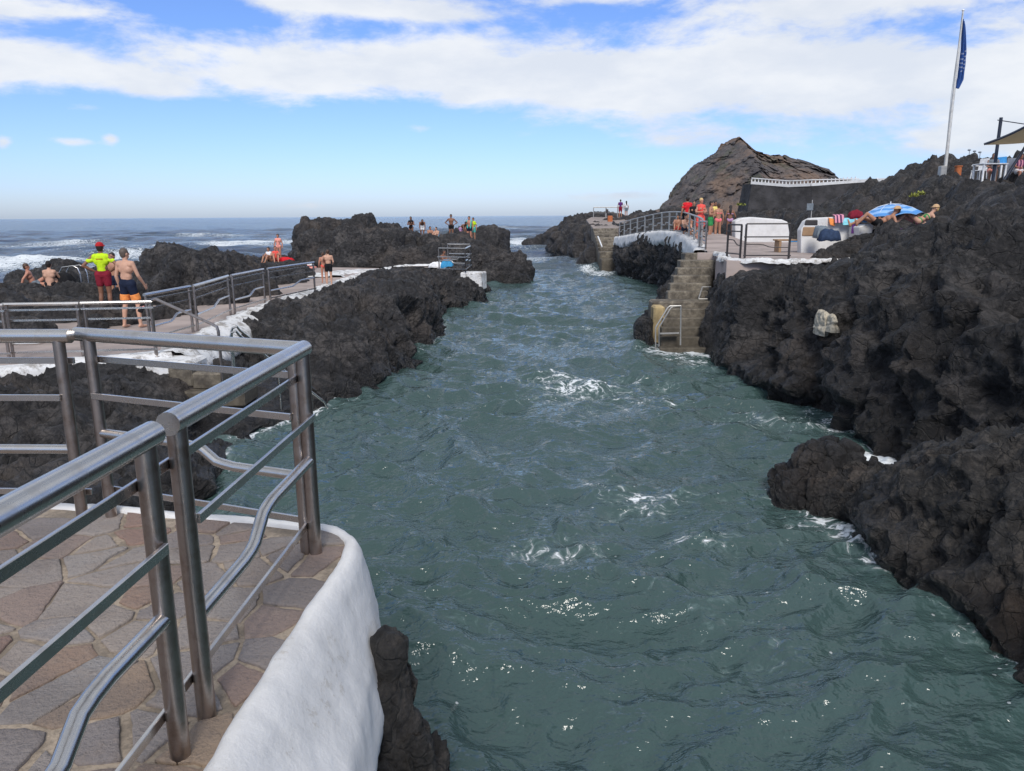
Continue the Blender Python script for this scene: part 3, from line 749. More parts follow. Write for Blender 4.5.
o = mounds('far_outcrop', [mp_(312, 219, 48, 1.3, 2.2), mp_(322, 217, 49, 1.1, 2), mp_(342, 221, 47, 1.7, 2.2), mp_(366, 217, 47.5, 1.6, 2), mp_(352, 226, 44.5, 2.2, 1.8), mp_(388, 221, 49, 1.6, 2), mp_(404, 231, 48, 1.8, 2.2), mp_(378, 232, 44, 2.2, 1.6), mp_(322, 232, 45, 1.6, 1.4),
    mp_(425, 235, 48, 2.2, 2), mp_(450, 238, 48, 2.0, 2), mp_(410, 246, 43, 2.2, 1.3), mp_(432, 245, 45, 2.0, 1.5), mp_(472, 240, 46, 1.5, 1.6), mp_(463, 246, 44, 1.4, 1.2), mp_(490, 248, 44.6, 1.5, 1.4), mp_(511, 252, 43.4, 1.15, 1.0), mp_(505, 262, 42.3, 1.6, .8), mp_(255, 256, 49, 4.2, 1.6), mp_(222, 258, 44, 3, 1.4), mp_(290, 257, 49, 2.5, 1.2)], M['rock'], seed=23, res=.14, coarse=.8)
struct(o)
o = mounds('far_outcrop', [mp_(486, 226, 62, 2.0, 2.5), mp_(497, 228, 63, 1.2, 1.5), mp_(465, 228, 63, 2.2, 2.5)], M['rock'], seed=25, res=.2, coarse=.7)
struct(o)
for k, (a, lab) in enumerate([([mp_(533, 238, 86, 1.2, 1.0)], 'smaller dark rock awash in the channel mouth, left of its twin'), ([mp_(548, 233, 92, 1.9, 1.3), mp_(556, 231, 96, 1.4, 1.2)], 'jagged dark rock awash in the channel mouth beside the far shore')]):
    tag(mounds('sea_rock', a, M['rock'], seed=27 + k, res=.2, coarse=.5), lab, 'rock', 'rocks awash in the channel mouth')
# far right shore
o = mounds('far_shore', [mp_(588, 222, 69, 2.4, 3), mp_(574, 226, 71, 2.2, 3), mp_(566, 231, 78, 2.0, 3), mp_(562, 226, 92, 2.4, 3), mp_(600, 224, 63, 1.6, 2.5), mp_(584, 238, 63, 1.8, 2.2), mp_(596, 240, 58, 1.1, 2.2), mp_(590, 250, 56.5, 1.0, 1.2), mp_(612, 217, 74, 2.0, 2.5), mp_(632, 215, 74, 2.0, 3), mp_(650, 212, 78, 3.2, 3), mp_(675, 211, 80, 3.5, 3), mp_(626, 226, 61, .9, 2.4), mp_(621, 250, 55.0, .7, 2.2), mp_(578, 216.5, 86, 2.5, 3), mp_(600, 214.5, 90, 5, 3)], M['rock'], seed=31, res=.2, coarse=.7)
struct(o)
# rock under the raised walkway (rough, hanging cliff)
EDGE = [Vector(p) for p in ((5.95, 24.6, 2.4), (6.55, 27.2, 2.47), (7.15, 31, 2.58), (7.55, 35, 2.72), (7.72, 40, 2.72), (7.50, 45, 2.50), (7.25, 50, 2.22), (7.2, 53, 2.1))]
ctrl = []
for k, e in enumerate(EDGE):
    s_ = SH_R3[k]
    ctrl.append([(s_.x + .3, s_.y, -1.2), (s_.x + .05, s_.y, 0), (s_.x - .10 if k > 1 else s_.x, s_.y, 1.0), (e.x + .0, e.y, e.z - .62), (e.x + .15, e.y, e.z - .34), (e.x + 1.2, e.y, e.z - .35)])
struct(loft('channel_cliff', ctrl, .09, M['rock_right'], seed=35, coarse=.45, fine=1.3, side=-1, streak=.28))

# ground rising behind the right hand terrace
def hill():
    cp = np.array([  # x, y, z
        (5, 19, 1.6), (7, 19.2, 2.0), (8.4, 18.6, 2.2), (9.2, 19.2, 2.6), (10.6, 19.4, 3.1), (12.8, 19.0, 3.9), (16, 18, 4.9), (11, 16.2, 3.5), (14, 14, 4.2), (10.5, 13, 3.5), (10.5, 9, 3.4), (14, 8, 4.2), (20, 8, 5), (20, 12, 5.2), (26, 18, 5.6),
        (6, 22, 1.1), (8, 25, 1.0), (10, 29, 1.0), (9.8, 23.0, 1.3), (11, 31, 1.0), (13, 33, 1.3), (9, 32, 1.0), (11.0, 22.6, 2.8), (12.4, 23.5, 2.9), (13.6, 24, 3.1), (15.5, 24, 3.9), (18, 26, 4.5), (13, 28, 1.6), (16, 33, 3.4), (21, 33, 4.85), (26, 33, 5.0), (24, 27, 5.0),
        (6.8, 28, 1.1), (9, 36, 1.3), (9, 42, 1.8), (12, 35, 1.8), (14, 38, 3.0), (12, 45, 2.7), (18, 40, 3.4), (22, 38, 5.0), (28, 40, 5.7), (20, 55, 3.0), (25, 48, 3.9), (34, 60, 7.0), (33, 52, 6.4), (40, 62, 7.3),
        (12, 60, 2.6), (16, 80, 2.6), (22, 70, 3.0), (28, 85, 3.0), (36, 82, 3.8), (44, 84, 6.0), (50, 70, 7.5), (14, 100, 2.0), (30, 110, 3.0), (50, 110, 5.0), (60, 60, 8), (60, 90, 8), (9, 55, 2.2), (10, 70, 2.6), (8.6, 48, 1.8), (5, 100, 1.0)], float)
    xs = np.linspace(5.2, 62, 430); ys = np.linspace(0, 1, 640); ys = 6.0 + 112 * ys ** 1.35
    xs = 5.2 + (xs - 5.2) ** 1.25 / (62 - 5.2) ** .25
    Xg, Yg = np.meshgrid(xs, ys, indexing='ij'); X, Y = Xg.ravel(), Yg.ravel()
    num = np.zeros_like(X); den = np.zeros_like(X)
    for x, y, z in cp:
        s = 1 + .035 * (y - 17)
        w_ = 1 / (((X - x) ** 2 + ((Y - y) / 1.15) ** 2) / s ** 2 + .12) ** 2
        num += w_ * z; den += w_
    Z = num / den
    ex = np.where(Y < 24.6, 7.4, np.interp(Y, [e.y for e in EDGE], [e.x + .9 for e in EDGE]))
    ex = np.where(Y < 20.5, 6.8, ex); ex = np.where(Y < 18.6, 8.2, ex); ex = np.where(Y < 16.5, 9.0, ex)
    Z = Z - 3.2 * np.clip((ex - X) / .5 + .5, 0, 1)
    P = np.stack([X, Y, Z], 1)
    sc = np.clip(.45 + (Y - 17) / 30, .45, 1.0)
    flat = np.clip((Z - 1.9) / .8, .15, 1)
    d = lava(P * .8, 44, 1.15, 1.0) * flat * np.clip(sc + .35, 0, 1.1)
    jit = .25 * np.stack([fbm(P * .9, 3, 61), fbm(P * .9 + 9, 3, 62), 0 * X], 1) * flat[:, None]
    P[:, 2] += d * 1.15; P += jit
    o = grid_mesh('rocky_ground', P, len(xs), len(ys), M['rock_right'])
    if o.data.polygons[1000].normal.z < 0: o.data.flip_normals()
    return o
struct(hill())
o = mounds('rocky_hill', [mp_(915, 182, 62, 2.4, 4, 3), mp_(929, 163, 64, 2.0, 4, 3), mp_(921, 166, 63, 1.4, 3, 3), mp_(941, 163, 63, 1.3, 3, 3), mp_(950, 174, 60, 2.4, 4, 3), mp_(968, 178, 58, 3, 4, 3), mp_(1000, 180, 50, 5, 4, 3)], M['rock_far'], seed=47, res=.25, coarse=.9)
struct(o)

struct(mounds('rock_ledge', [(11.6, 24.1, 3.08, 1.5, 1.0, 1.5), (13.0, 23.9, 3.14, 1.2, .8, 1.5), (12.2, 25.2, 3.0, 1.6, 1.0, 1.5)], M['rock_right'], seed=83, res=.06, coarse=.14, fine=.8))
struct(mounds('rock_ledge', [mp_(852, 242, 22.2, .9, .6, 1.6), mp_(870, 234, 22.5, .8, .6, 1.6), mp_(836, 250, 21.6, .8, .5, 1.6)], M['rock_right'], seed=87, res=.05, coarse=.35, fine=1.0))
# the rock island behind (about half a kilometre off)
def island():
    Y0 = 520.0
    prof_px = [(600, 217), (640, 214.5), (662, 211), (675, 200), (686, 184), (700, 170), (712, 160), (724, 150), (734, 143), (741, 137), (749, 144), (757, 151), (770, 155), (780, 154), (790, 158), (806, 160), (818, 166), (832, 170), (840, 178), (856, 181), (900, 186), (1000, 205), (1100, 217)]
    pts = [WY(x, y, Y0) for x, y in prof_px]
    sx_ = np.array([p.x for p in pts]); sz = np.array([max(p.z, -1) for p in pts])
    xs = np.linspace(sx_[0], sx_[-1], 460); t = np.linspace(-1, 1, 220)
    H = np.interp(xs, sx_, sz)
    Xg, T = np.meshgrid(xs, t, indexing='ij'); Hg = np.repeat(H[:, None], len(t), 1)
    depth = 26 + Hg * 1.15
    Z = -1 + (Hg + 1) * (1 - np.abs(T) ** 1.35)
    P = np.stack([Xg.ravel(), (Y0 + T * depth).ravel(), Z.ravel()], 1)
    k = np.clip(Hg.ravel() / 14, .05, 1) * np.clip(1.15 - np.abs(T.ravel()), 0.25, 1)
    d = 8.0 * fbm(P * np.array([.035, .035, .02]), 6, 91, ridged=True, gain=.62) + 4.0 * fbm(P * .12, 5, 95, ridged=True, gain=.68) + 4 * (worley(P * .07, 97)[2])
    P[:, 2] += (d - 1.2) * k * np.where(np.abs(T.ravel()) < .05, .35, 1) * .55
    P[:, 1] += d * k * 2.2
    P[:, 0] += 5 * fbm(P * .03 + 7, 3, 99) * k
    o = grid_mesh('rock_island', P, len(xs), len(t), M['island'])
    if o.data.polygons[len(t) * 200 + 60].normal.z < 0: o.data.flip_normals()
    return struct(o)
m, n, b, pos = new_mat('brown cliff rock')
f = n.noise(pos, .035, 8, .62); g = n.noise(pos, .22, 8, .7); mp2 = n.node('ShaderNodeMapping', None, Vector=pos); mp2.inputs['Rotation'].default_value = (0, rad(28), 0); mp2.inputs['Scale'].default_value = (.5, .5, 2.5)
s_ = n.noise(mp2.outputs[0], .06, 6, .6)
c = n.mix(n.smooth(g, .40, .62), (.075, .070, .074), (.15, .13, .125))
c = n.mix(n.m('MULTIPLY', n.smooth(f, .44, .60), .85), c, (.22, .15, .11))
c = n.mix(n.m('MULTIPLY', n.smooth(s_, .52, .66), .25), c, (.075, .072, .075))
c = n.mix(n.m('MULTIPLY', n.smooth(n.noise(pos, .05, 6, .6), .56, .64), .5), c, (.07, .085, .05))
n.put(b.inputs['Base Color'], c); n.put(b.inputs['Roughness'], .95); n.put(b.inputs['Normal'], n.bump(g, .9, 4.0)); M['island'] = m
island()
# ------------------------------------------------------------------ foreground terrace
def clip_poly(poly, px, py, nx, ny):
    """keep the side where (p-(px,py)).(nx,ny) <= 0"""
    out = []
    for i in range(len(poly)):
        a, b = poly[i], poly[(i + 1) % len(poly)]
        da = (a[0] - px) * nx + (a[1] - py) * ny; db = (b[0] - px) * nx + (b[1] - py) * ny
        if da <= 0: out.append(a)
        if (da < 0 < db) or (db < 0 < da):
            t = da / (da - db); out.append((a[0] + (b[0] - a[0]) * t, a[1] + (b[1] - a[1]) * t))
    return out

deck_edge = [Vector((-1.04, -2.0, 0)), Vector((-1.0, .8, 0)), WZ(212, 771, Z_DECK), WZ(262, 690, Z_DECK), WZ(305, 621, Z_DECK), WZ(337, 575, Z_DECK), WZ(349, 551, Z_DECK), WZ(347, 540, Z_DECK), WZ(333, 532, Z_DECK), WZ(300, 527, Z_DECK), WZ(200, 518, Z_DECK), WZ(90, 509, Z_DECK), Vector((-4.2, 4.45, 0)), Vector((-7.0, 4.6, 0))]
deck_edge = [(p.x, p.y) for p in deck_edge]
deck_poly = ccw(deck_edge + [(-7.0, -2.0)])
o = MB().prism(deck_poly, 1.2, Z_DECK - .006).build('terrace', M['grout']); struct(o)

def inside(p, poly):
    c = False
    for i in range(len(poly)):
        a, b = poly[i], poly[i - 1]
        if (a[1] > p[1]) != (b[1] > p[1]) and p[0] < (b[0] - a[0]) * (p[1] - a[1]) / (b[1] - a[1]) + a[0]: c = not c
    return c
def paving():
    r = random.Random(3); cell = .235; pts = []
    for i in range(-1, 34):
        for j in range(-3, 36):
            if r.random() < .13: continue
            pts.append((-7.2 + (i + .5 + r.uniform(-.46, .46)) * cell, -2.4 + (j + .5 + r.uniform(-.46, .46)) * cell * .95))
    V, F, T = [], [], []
    for p in pts:
        if not inside(p, deck_poly): continue
        poly = [(p[0] - 1, p[1] - 1), (p[0] + 1, p[1] - 1), (p[0] + 1, p[1] + 1), (p[0] - 1, p[1] + 1)]
        g = r.choice((.002, .004, .010, .018))
        for q in pts:
            if q is p: continue
            dx, dy = q[0] - p[0], q[1] - p[1]; L = math.hypot(dx, dy)
            if L > 1.4: continue
            poly = clip_poly(poly, p[0] + dx / 2 - dx / L * g, p[1] + dy / 2 - dy / L * g, dx / L, dy / L)
            if len(poly) < 3: break
        if len(poly) < 3: continue
        # rough edges
        fine = []
        for a, b in zip(poly, poly[1:] + poly[:1]):
            L = math.hypot(b[0] - a[0], b[1] - a[1]); k = max(1, int(L / .03))
            for t in range(k): fine.append((a[0] + (b[0] - a[0]) * t / k, a[1] + (b[1] - a[1]) * t / k))
        P = np.array([(x, y, p[0]) for x, y in fine]); nn = fbm(P * 18, 3, 5) * .012; n2 = fbm(P * 4.5 + 3, 2, 7) * .016
        cx, cy = np.mean(P[:, 0]), np.mean(P[:, 1]); ring = []
        for (x, y), e1, e2 in zip(fine, nn, n2):
            L = math.hypot(x - cx, y - cy) + 1e-6; k = 1 - (.005 - e1 - e2) / L
            # round the corners a bit
            ring.append((cx + (x - cx) * k, cy + (y - cy) * k))
        m_ = len(ring)
        if sum(ring[i - 1][0] * ring[i][1] - ring[i][0] * ring[i - 1][1] for i in range(m_)) / 2 < .012: continue
        if not all(inside(q, deck_poly) for q in ring):
            if not inside((cx, cy), deck_poly): continue
            ring2 = []
            for q in ring:
                t = 1.0
                while t > .05 and not inside((cx + (q[0] - cx) * t, cy + (q[1] - cy) * t), deck_poly): t -= .05
                ring2.append((cx + (q[0] - cx) * t, cy + (q[1] - cy) * t))
            ring = ring2
            if abs(sum(ring[i - 1][0] * ring[i][1] - ring[i][0] * ring[i - 1][1] for i in range(m_))) / 2 < .02: continue
        tilt = (r.uniform(-.006, .006), r.uniform(-.006, .006)); zt = Z_DECK + r.uniform(.0, .006); b = len(V); m_ = len(ring)
        tone = r.random() if r.random() < .9 else r.uniform(.8, 1)
        for (kk, dz) in ((1.0, -.012), (1.0, -.001), (.975, .002), (.86, .0025)):
            for q in ring:
                x, y = cx + (q[0] - cx) * kk, cy + (q[1] - cy) * kk
                V.append((x, y, zt + dz + tilt[0] * (x - cx) / .2 + tilt[1] * (y - cy) / .2))
        for L_ in range(3):
            for i in range(m_): F.append((b + L_ * m_ + i, b + L_ * m_ + (i + 1) % m_, b + (L_ + 1) * m_ + (i + 1) % m_, b + (L_ + 1) * m_ + i))
        F.append(tuple(b + 3 * m_ + i for i in range(m_)))
        T += [tone] * (4 * m_)
    o = mesh_obj('crazy_paving', V, F, M['paving'])
    if sum(p.normal.z * p.area for p in o.data.polygons) < 0: o.data.flip_normals()
    at = o.data.attributes.new('tone', 'FLOAT', 'POINT'); at.data.foreach_set('value', np.array(T, np.float32))
    return struct(o)
paving()

def ribbon(name, line, cols, mat, res=.05, seed=0, amp=.01, rag=0.0, closed_bottom=True, flip=False):
    """sweep of a profile along a line. cols(i) -> list of (out, z)"""
    L = np.array([(p[0], p[1], 0.0) for p in line]); prof_ = np.array([cols(i) for i in range(len(line))], float)
    tn = np.gradient(L, axis=0); tn /= np.linalg.norm(tn, axis=1, keepdims=True) + 1e-9
    out = np.stack([tn[:, 1], -tn[:, 0], 0 * tn[:, 0]], 1)
    C = L[:, None, :] + out[:, None, :] * prof_[:, :, :1]; C[:, :, 2] = prof_[:, :, 1]
    def counts(A): return [max(2, int(l / res)) for l in np.linalg.norm(np.diff(A, axis=0), axis=-1).mean(axis=1)]
    A = catmull(C, counts(C)); B = A.transpose(1, 0, 2)
    cnt = [max(1, min(8, c)) for c in counts(B)]
    # straight between profile points so corners stay
    rows = []
    for i in range(len(B) - 1):
        for t in range(cnt[i]): rows.append(B[i] + (B[i + 1] - B[i]) * t / cnt[i])
    rows.append(B[-1]); A = np.array(rows).transpose(1, 0, 2)
    nu, nv = A.shape[:2]; P = A.reshape(-1, 3)
    P = P + amp * np.stack([fbm(P * 5 + k * 9, 3, seed + k) for k in range(3)], 1) + amp * .35 * np.stack([fbm(P * 24 + k * 9, 2, seed + k) for k in range(3)], 1)
    if rag:
        A2 = P.reshape(nu, nv, 3); kk = rag * fbm(A2[:, -1] * 3, 4, seed + 9); wgt = np.linspace(0, 1, nv) ** 3
        A2[:, :, 2] += kk[:, None] * wgt[None]
        P = A2.reshape(-1, 3)
    return grid_mesh(name, P, nu, nv, mat, flip=flip)

# white rounded edge of the terrace
ln = deck_edge
wid = [.47, .43, .38, .31, .24, .16, .10, .09, .07, .06, .05, .05, .05, .05]
def edge_prof(i):
    w_ = wid[i]; z = Z_DECK
    return [(-.03, z - .05), (-.025, z + .012), (.0, z + .022), (.03, z + .016), (.05 + .10 * w_, z - .03), (.05 + w_ * .45, z - .16 - .1 * w_), (.05 + w_ * .8, z - .34), (.05 + w_, z - .56), (.05 + w_ * 1.0, z - .62), (w_ * .5, z - .75)]
o = ribbon('white_parapet', ln, edge_prof, M['white'], res=.03, seed=3, amp=.010)
tag(o, 'thick white painted rim curving round the edge of the stone paved terrace', 'parapet')
o = mounds('terrace_rock', [(-.70, 3.22, 1.58, .34, .42, -.5), (-.50, 3.12, 1.28, .24, .34, -.5), (-.60, 3.22, 1.68, .18, .22, -.5), (-.44, 2.85, .80, .22, .26, -.5), (-.95, 2.0, 1.45, .55, 1.0, -.5), (-1.3, .6, 1.4, .8, 1.2, -.5), (-1.5, 3.3, 1.5, .8, .9, -.5), (-3.2, 3.4, 1.3, 1.8, .9, -.5), (-5.8, 3.5, 1.3, 1.9, .9, -.5), (-.70, 3.0, .55, .42, .62, -.6), (-1.3, -1.5, 1.4, .8, 1.5, -.5)], M['rock_near'], seed=51, res=.022, coarse=.30, fine=.9)
struct(o)

# ------------------------------------------------------------------ steel railings
def panel(a, b, za, zb, label, group, H=1.04, hr=.038, pr=.031, ends=(.0, .0), posts=(0.0, 1.0), low=(.49, .38), kink=(.46, .58), bars=((.90, 1), (.71, -1), (.15, 1)), side=1, mat='steel', pmat='steel_dark', barw=.014, barh=.034, tr=.026, seg=16, over=.05, name='railing'):
    """one framed panel of railing from plan point a to b standing on heights za, zb"""
    a, b = Vector((a[0], a[1], 0)), Vector((b[0], b[1], 0)); d = b - a; L = d.length; u = d / L; sd = Vector((u.y, -u.x, 0)) * side
    def P(t, h, o=0.0): return a + u * (t) + sd * o + Vector((0, 0, za + (zb - za) * min(max(t / L, 0), 1) + h))
    root = thing(name, label, 'railing', (a.x, a.y, za), group)
    MB().tube([P(-ends[0], H), P(L + ends[1], H)], hr, seg).build('handrail', M[mat], root, 'auto')
    for t in posts:
        MB().tube([P(t * L, -.01), P(t * L, H - hr * .5)], pr, seg).build('post', M[pmat], root, 'auto')
    for h, s in bars:
        f = pr + barw / 2 - .002
        t0, t1 = posts[0] * L, posts[-1] * L
        e = over if s > 0 else -.01
        MB().bar(P(t0 - e, h, f * s if s > 0 else -f), P(t1 + e, h, f * s if s > 0 else -f), barw, barh, .002).build('crossbar', M[mat], root)
    if low:
        t0, t1 = posts[0] * L, posts[-1] * L; k0, k1 = t0 + (t1 - t0) * kink[0], t0 + (t1 - t0) * kink[1]
        pts = [P(t0, low[0]), P(k0 - .07, low[0]), P(k0, low[0] - .008 * (1 if low[0] > low[1] else -1)), P(k0 + .05, low[0] + (low[1] - low[0]) * .18), P(k1 - .05, low[0] + (low[1] - low[0]) * .82), P(k1, low[1] + .008 * (1 if low[0] > low[1] else -1)), P(k1 + .07, low[1]), P(t1, low[1])]
        MB().tube(pts, tr, seg).build('lower_handrail', M[mat], root, 'auto')
    return root
f1, f2, f3, f4, f5 = [WZ(x, y, Z_DECK) for x, y in ((181, 757), (207, 716), (316, 553), (111.5, 516), (83, 519))]
gA = 'foreground steel railings'
dn = (f1 - Vector((-1.13, .35, 0))); dn.z = 0; dn.normalize()
s0 = f1 - dn * 1.9
panel(s0, f1, Z_DECK, Z_DECK, 'nearest steel railing panel, running off the left edge, ending at the pair of posts', gA, ends=(.5, .05), kink=(.70, .80), low=(.37, .48), side=-1)
panel(f2, f3, Z_DECK, Z_DECK, 'steel railing panel running away from the pair of posts to the terrace corner', gA, ends=(.05, .03), kink=(.37, .53), low=(.37, .49), side=-1, over=.07)
f3b = f3 + (f4 - f3).normalized() * .055
panel(f3b, f4, Z_DECK, Z_DECK, 'steel railing panel across the far end of the terrace, joined to its corner', gA, ends=(.055, .09), kink=(.36, .50), low=(.40, .49), side=1)
f6 = Vector((-5.3, 4.12, 0))
panel(f5, f6, Z_DECK, Z_DECK, 'steel railing panel at the far end of the terrace, running off to the left', gA, ends=(.07, .05), posts=(0, .55, 1), kink=(.22, .28), low=(.41, .49), side=1)

# ------------------------------------------------------------------ left walkway
kerb = [WZ(x, y, Z_WALK) for x, y in ((172, 355), (190, 344), (215, 331), (255, 312), (290, 299), (322, 289), (345, 281), (378, 271), (410, 266), (438, 266))] + [Vector((-3.0, 35.6, 0))]
kerb = [(p.x, p.y) for p in kerb]
kerb_near = [(-22, 10.9), (-13, 11.1), (-9.5, 11.5)] + [(WZ(x, y, Z_WALK).x, WZ(x, y, Z_WALK).y) for x, y in ((2, 371), (80, 362), (140, 357), (170, 354))]
walk = ccw(kerb_near[:-1] + kerb + [(-2.6, 36.4), (-4, 37.8), (-9, 38.5), (-13.0, 36), (-12.2, 30), (-10.9, 25), (-10.7, 21), (-11.8, 19.4), (-16, 18.5), (-22, 17)])
o = MB().prism(walk, .3, Z_WALK).build('walkway', M['path']); struct(o)
o = ribbon('white_kerb', kerb, lambda i: [(-.30, Z_WALK - .05), (-.28, Z_WALK + .05), (-.02, Z_WALK + .06), (.15, Z_WALK + .0), (.42, Z_WALK - .16), (.55, Z_WALK - .42), (.3, Z_WALK - .7)], M['white_dirty'], res=.09, seed=9, amp=.06, rag=.3); struct(o)
o = ribbon('white_kerb', kerb_near, lambda i: [(-.22, Z_WALK - .05), (-.20, Z_WALK + .06), (.16, Z_WALK + .06), (.24, Z_WALK - .02), (.30, Z_WALK - .40), (.1, Z_WALK - .6)], M['white_dirty'], res=.09, seed=12, amp=.02, rag=.05); struct(o)
# worn steps down towards the ladder
sb = WZ(192, 368, 1.0)
st = thing('stone_steps', 'two small worn yellowish stone steps between the white kerb and the pool ladder', 'steps', (sb.x, sb.y, .6))
MB().box((sb.x - .17, sb.y + .12, .86), (.42, .5, .36), None, .03).build('step', M['steps'], st)
MB().box((sb.x + .28, sb.y + .10, .78), (.50, .45, .30), None, .03).build('step', M['steps'], st)
MB().box((sb.x + .30, sb.y + .05, .50), (1.4, .75, .28), None, .03).build('base', M['steps'], st)
MB().box((kerb[0][0] + .1, kerb[0][1] - .25, .82), (1.0, .75, .60), None, .05).build('landing', M['white_dirty'], st)

def at(px, Y): p = WY(px, 300, Y); return (p.x, p.y)
gB = 'steel railings along the sea walkway'
kw = dict(seg=8, hr=.032, tr=.022, pr=.027, H=1.0)
panel(at(-70, 13.1), at(0.5, 13.2), Z_WALK, Z_WALK, 'walkway railing panel cut by the left edge of the photo', gB, ends=(.05, .03), **kw)
panel(at(5, 13.3), at(76, 13.4), Z_WALK, Z_WALK, 'walkway railing panel in front of the striped rocks, leftmost whole panel', gB, ends=(.06, .04), low=(.30, .42), kink=(.42, .55), **kw)
panel(at(83, 13.45), at(150, 13.6), Z_WALK, Z_WALK, 'walkway railing panel in front of the bare chested man', gB, ends=(.05, .04), low=(.30, .42), kink=(.40, .62), **kw)
for (pa, ya, pb, yb, lab) in ((146, 14.9, 190, 16.6, 'walkway railing panel beside the man in navy and orange shorts, first of the receding row'), (195, 16.8, 229.5, 19.6, 'second railing panel of the row receding along the white kerb'), (234, 19.85, 265, 22.1, 'third railing panel of the row receding along the white kerb'), (270.5, 22.4, 315.5, 25.4, 'last railing panel of the receding row, ending beside the child on the walkway')):
    panel(at(pa, ya), at(pb, yb), Z_WALK, Z_WALK, lab, gB, ends=(.05, .05), low=(.36, .50), kink=(.50, .66), seg=8, hr=.034, tr=.024, H=1.0)
# bent rail beside the steps
r0 = WY(156.5, 352, 13.6); r1 = WY(222, 372, 13.0)
t = thing('step_handrail', 'bent steel handrail sloping down from the walkway to the stone steps', 'handrail', (r0.x, r0.y, Z_WALK))
za, zb = WY(157, 299, 13.6).z, WY(221, 326, 13.0).z
MB().tube([(r0.x, r0.y, Z_WALK), (r0.x, r0.y, za - .08), (r0.x + .03, r0.y, za - .02), (r0.x + .1, r0.y - .02, za), (r1.x - .10, r1.y + .02, zb + .03), (r1.x - .02, r1.y, zb - .01), (r1.x, r1.y, zb - .09), (r1.x, r1.y, .8)], .026, 8).build('rail', M['steel_dark'], t, 'auto')
MB().ell((r0.x, r0.y, Z_WALK + .01), (.06, .06, .012)).build('foot_plate', M['steel'], t)
# pool ladder with two long sloping rails
a0 = WY(230, 372, 12.5); b0 = WY(234, 331, 12.6); c1 = WY(324, 402, 14.3)
t = thing('pool_ladder', 'long steel ladder with two sloping handrails going down into the channel', 'ladder', (a0.x, a0.y, .8))
for k, off in enumerate((Vector((0, 0, 0)), Vector((-.18, .55, 0)))):
    top = b0 + off; bot = c1 + off; d = bot - top
    MB().tube([Vector((top.x - .07, top.y, .75)), Vector((top.x - .07, top.y, top.z - .10)), Vector((top.x - .045, top.y, top.z - .03)), top + Vector((.03, 0, 0)), top + d * .05, top + d * .95, bot, bot + Vector((.06, .03, -.12)), bot + Vector((.08, .03, -.7))], .022, 8).build('rail', M['steel'], t, 'auto')
    for f in (.45, .62):
        p = top + d * f; MB().tube([p, (p.x, p.y, p.z - .95)], .016, 8).build('strut', M['steel'], t, 'auto')
for f in (.50, .62, .74, .86, .97):
    p = b0 + (c1 - b0) * f; z = p.z - .82
    MB().bar((p.x, p.y, z), (p.x - .18, p.y + .55, z), .16, .03, .004).build('tread', M['steel_dark'], t)
# hoop on the rocks at the left
h0 = WY(62, 292, 27)
t = thing('ladder_handrail', 'pair of steel hoops at the sea edge behind the two sunbathers on the left rocks', 'handrail', (h0.x, h0.y, 1.2))
for k in (0, .45):
    q = h0 + Vector((0, k, 0)); MB().tube([(q.x, q.y, .8), (q.x, q.y, 1.75), (q.x + .12, q.y, 1.93), (q.x + .5, q.y, 1.98), (q.x + .66, q.y, 1.9), (q.x + .72, q.y, 1.7), (q.x + .74, q.y, .5)], .022, 8).build('rail', M['steel'], t, 'auto')
# three sided rail and white block at the walkway's end
gC = 'steel railings at the tip of the walkway'
e1, e2, e3, e4 = at(440, 35.2), at(466, 34.6), at(471, 37.6), at(449, 38.2)
ekw = dict(seg=6, hr=.034, tr=.03, pr=.03, barh=.05, barw=.03)
panel(e1, e2, Z_WALK, Z_WALK, 'near side of the three-sided railing at the tip of the left walkway', gC, bars=((.66, 1), (.12, 1)), **ekw)
panel(e2, e3, Z_WALK, Z_WALK, 'channel side of the three-sided railing at the tip of the left walkway', gC, bars=((.66, 1), (.12, 1)), **ekw)
panel(e3, e4, Z_WALK, Z_WALK, 'far side of the three-sided railing at the tip of the left walkway', gC, H=1.12, bars=((.66, 1), (.12, 1)), **ekw)
bp = WY(472, 274, 34.6)
o = MB().box((bp.x + .05, bp.y + .4, .72), (1.0, .9, .80), Matrix.Rotation(-.25, 3, 'Z'), .05).build('white_block', M['white_dirty']); tag(o, 'white painted concrete block at the tip of the left walkway, under the railing', 'block')
o = ribbon('white_kerb', [(-7.6, 31.8), (-7.9, 33.5), (-7.2, 35.0), (-6.0, 35.6)], lambda i: [(-.9, Z_WALK - .02), (-.8, Z_WALK + .05), (.5, Z_WALK + .07), (.7, Z_WALK - .02), (.75, Z_WALK - .3)], M['white_dirty'], res=.12, seed=22, amp=.05); struct(o)

# ------------------------------------------------------------------ right hand terrace, stairs and raised walkway
pf = [(6.0, 24.6), (6.62, 24.55), (WZ(716, 256, 2.4).x, WZ(716, 256, 2.4).y), (WZ(726, 260.5, 2.4).x, 20.5), (WZ(790, 262, 2.4).x, 20.3), (9.6, 20.5), (12.2, 23), (15, 28), (17.2, 34.5), (17.0, 38), (9.4, 38.5), (8.4, 34), (7.4, 28)]
o = MB().prism(ccw(pf), 1.2, Z_PLAT - .004).build('bathing_terrace', M['path']); struct(o)
fe = [(6.62, 24.4), (6.35, 22.9), (6.0, 21.4), (6.25, 20.6), (7.0, 20.25), (7.8, 20.2), (9.0, 20.3)]
o = ribbon('white_kerb', fe[::-1], lambda i: [(-.22, Z_PLAT - .05), (-.20, Z_PLAT + .05), (.12, Z_PLAT + .04), (.28, Z_PLAT - .10), (.42, Z_PLAT - .35), (.2, Z_PLAT - .6)], M['white_dirty'], res=.07, seed=15, amp=.07, rag=.3)
struct(o)
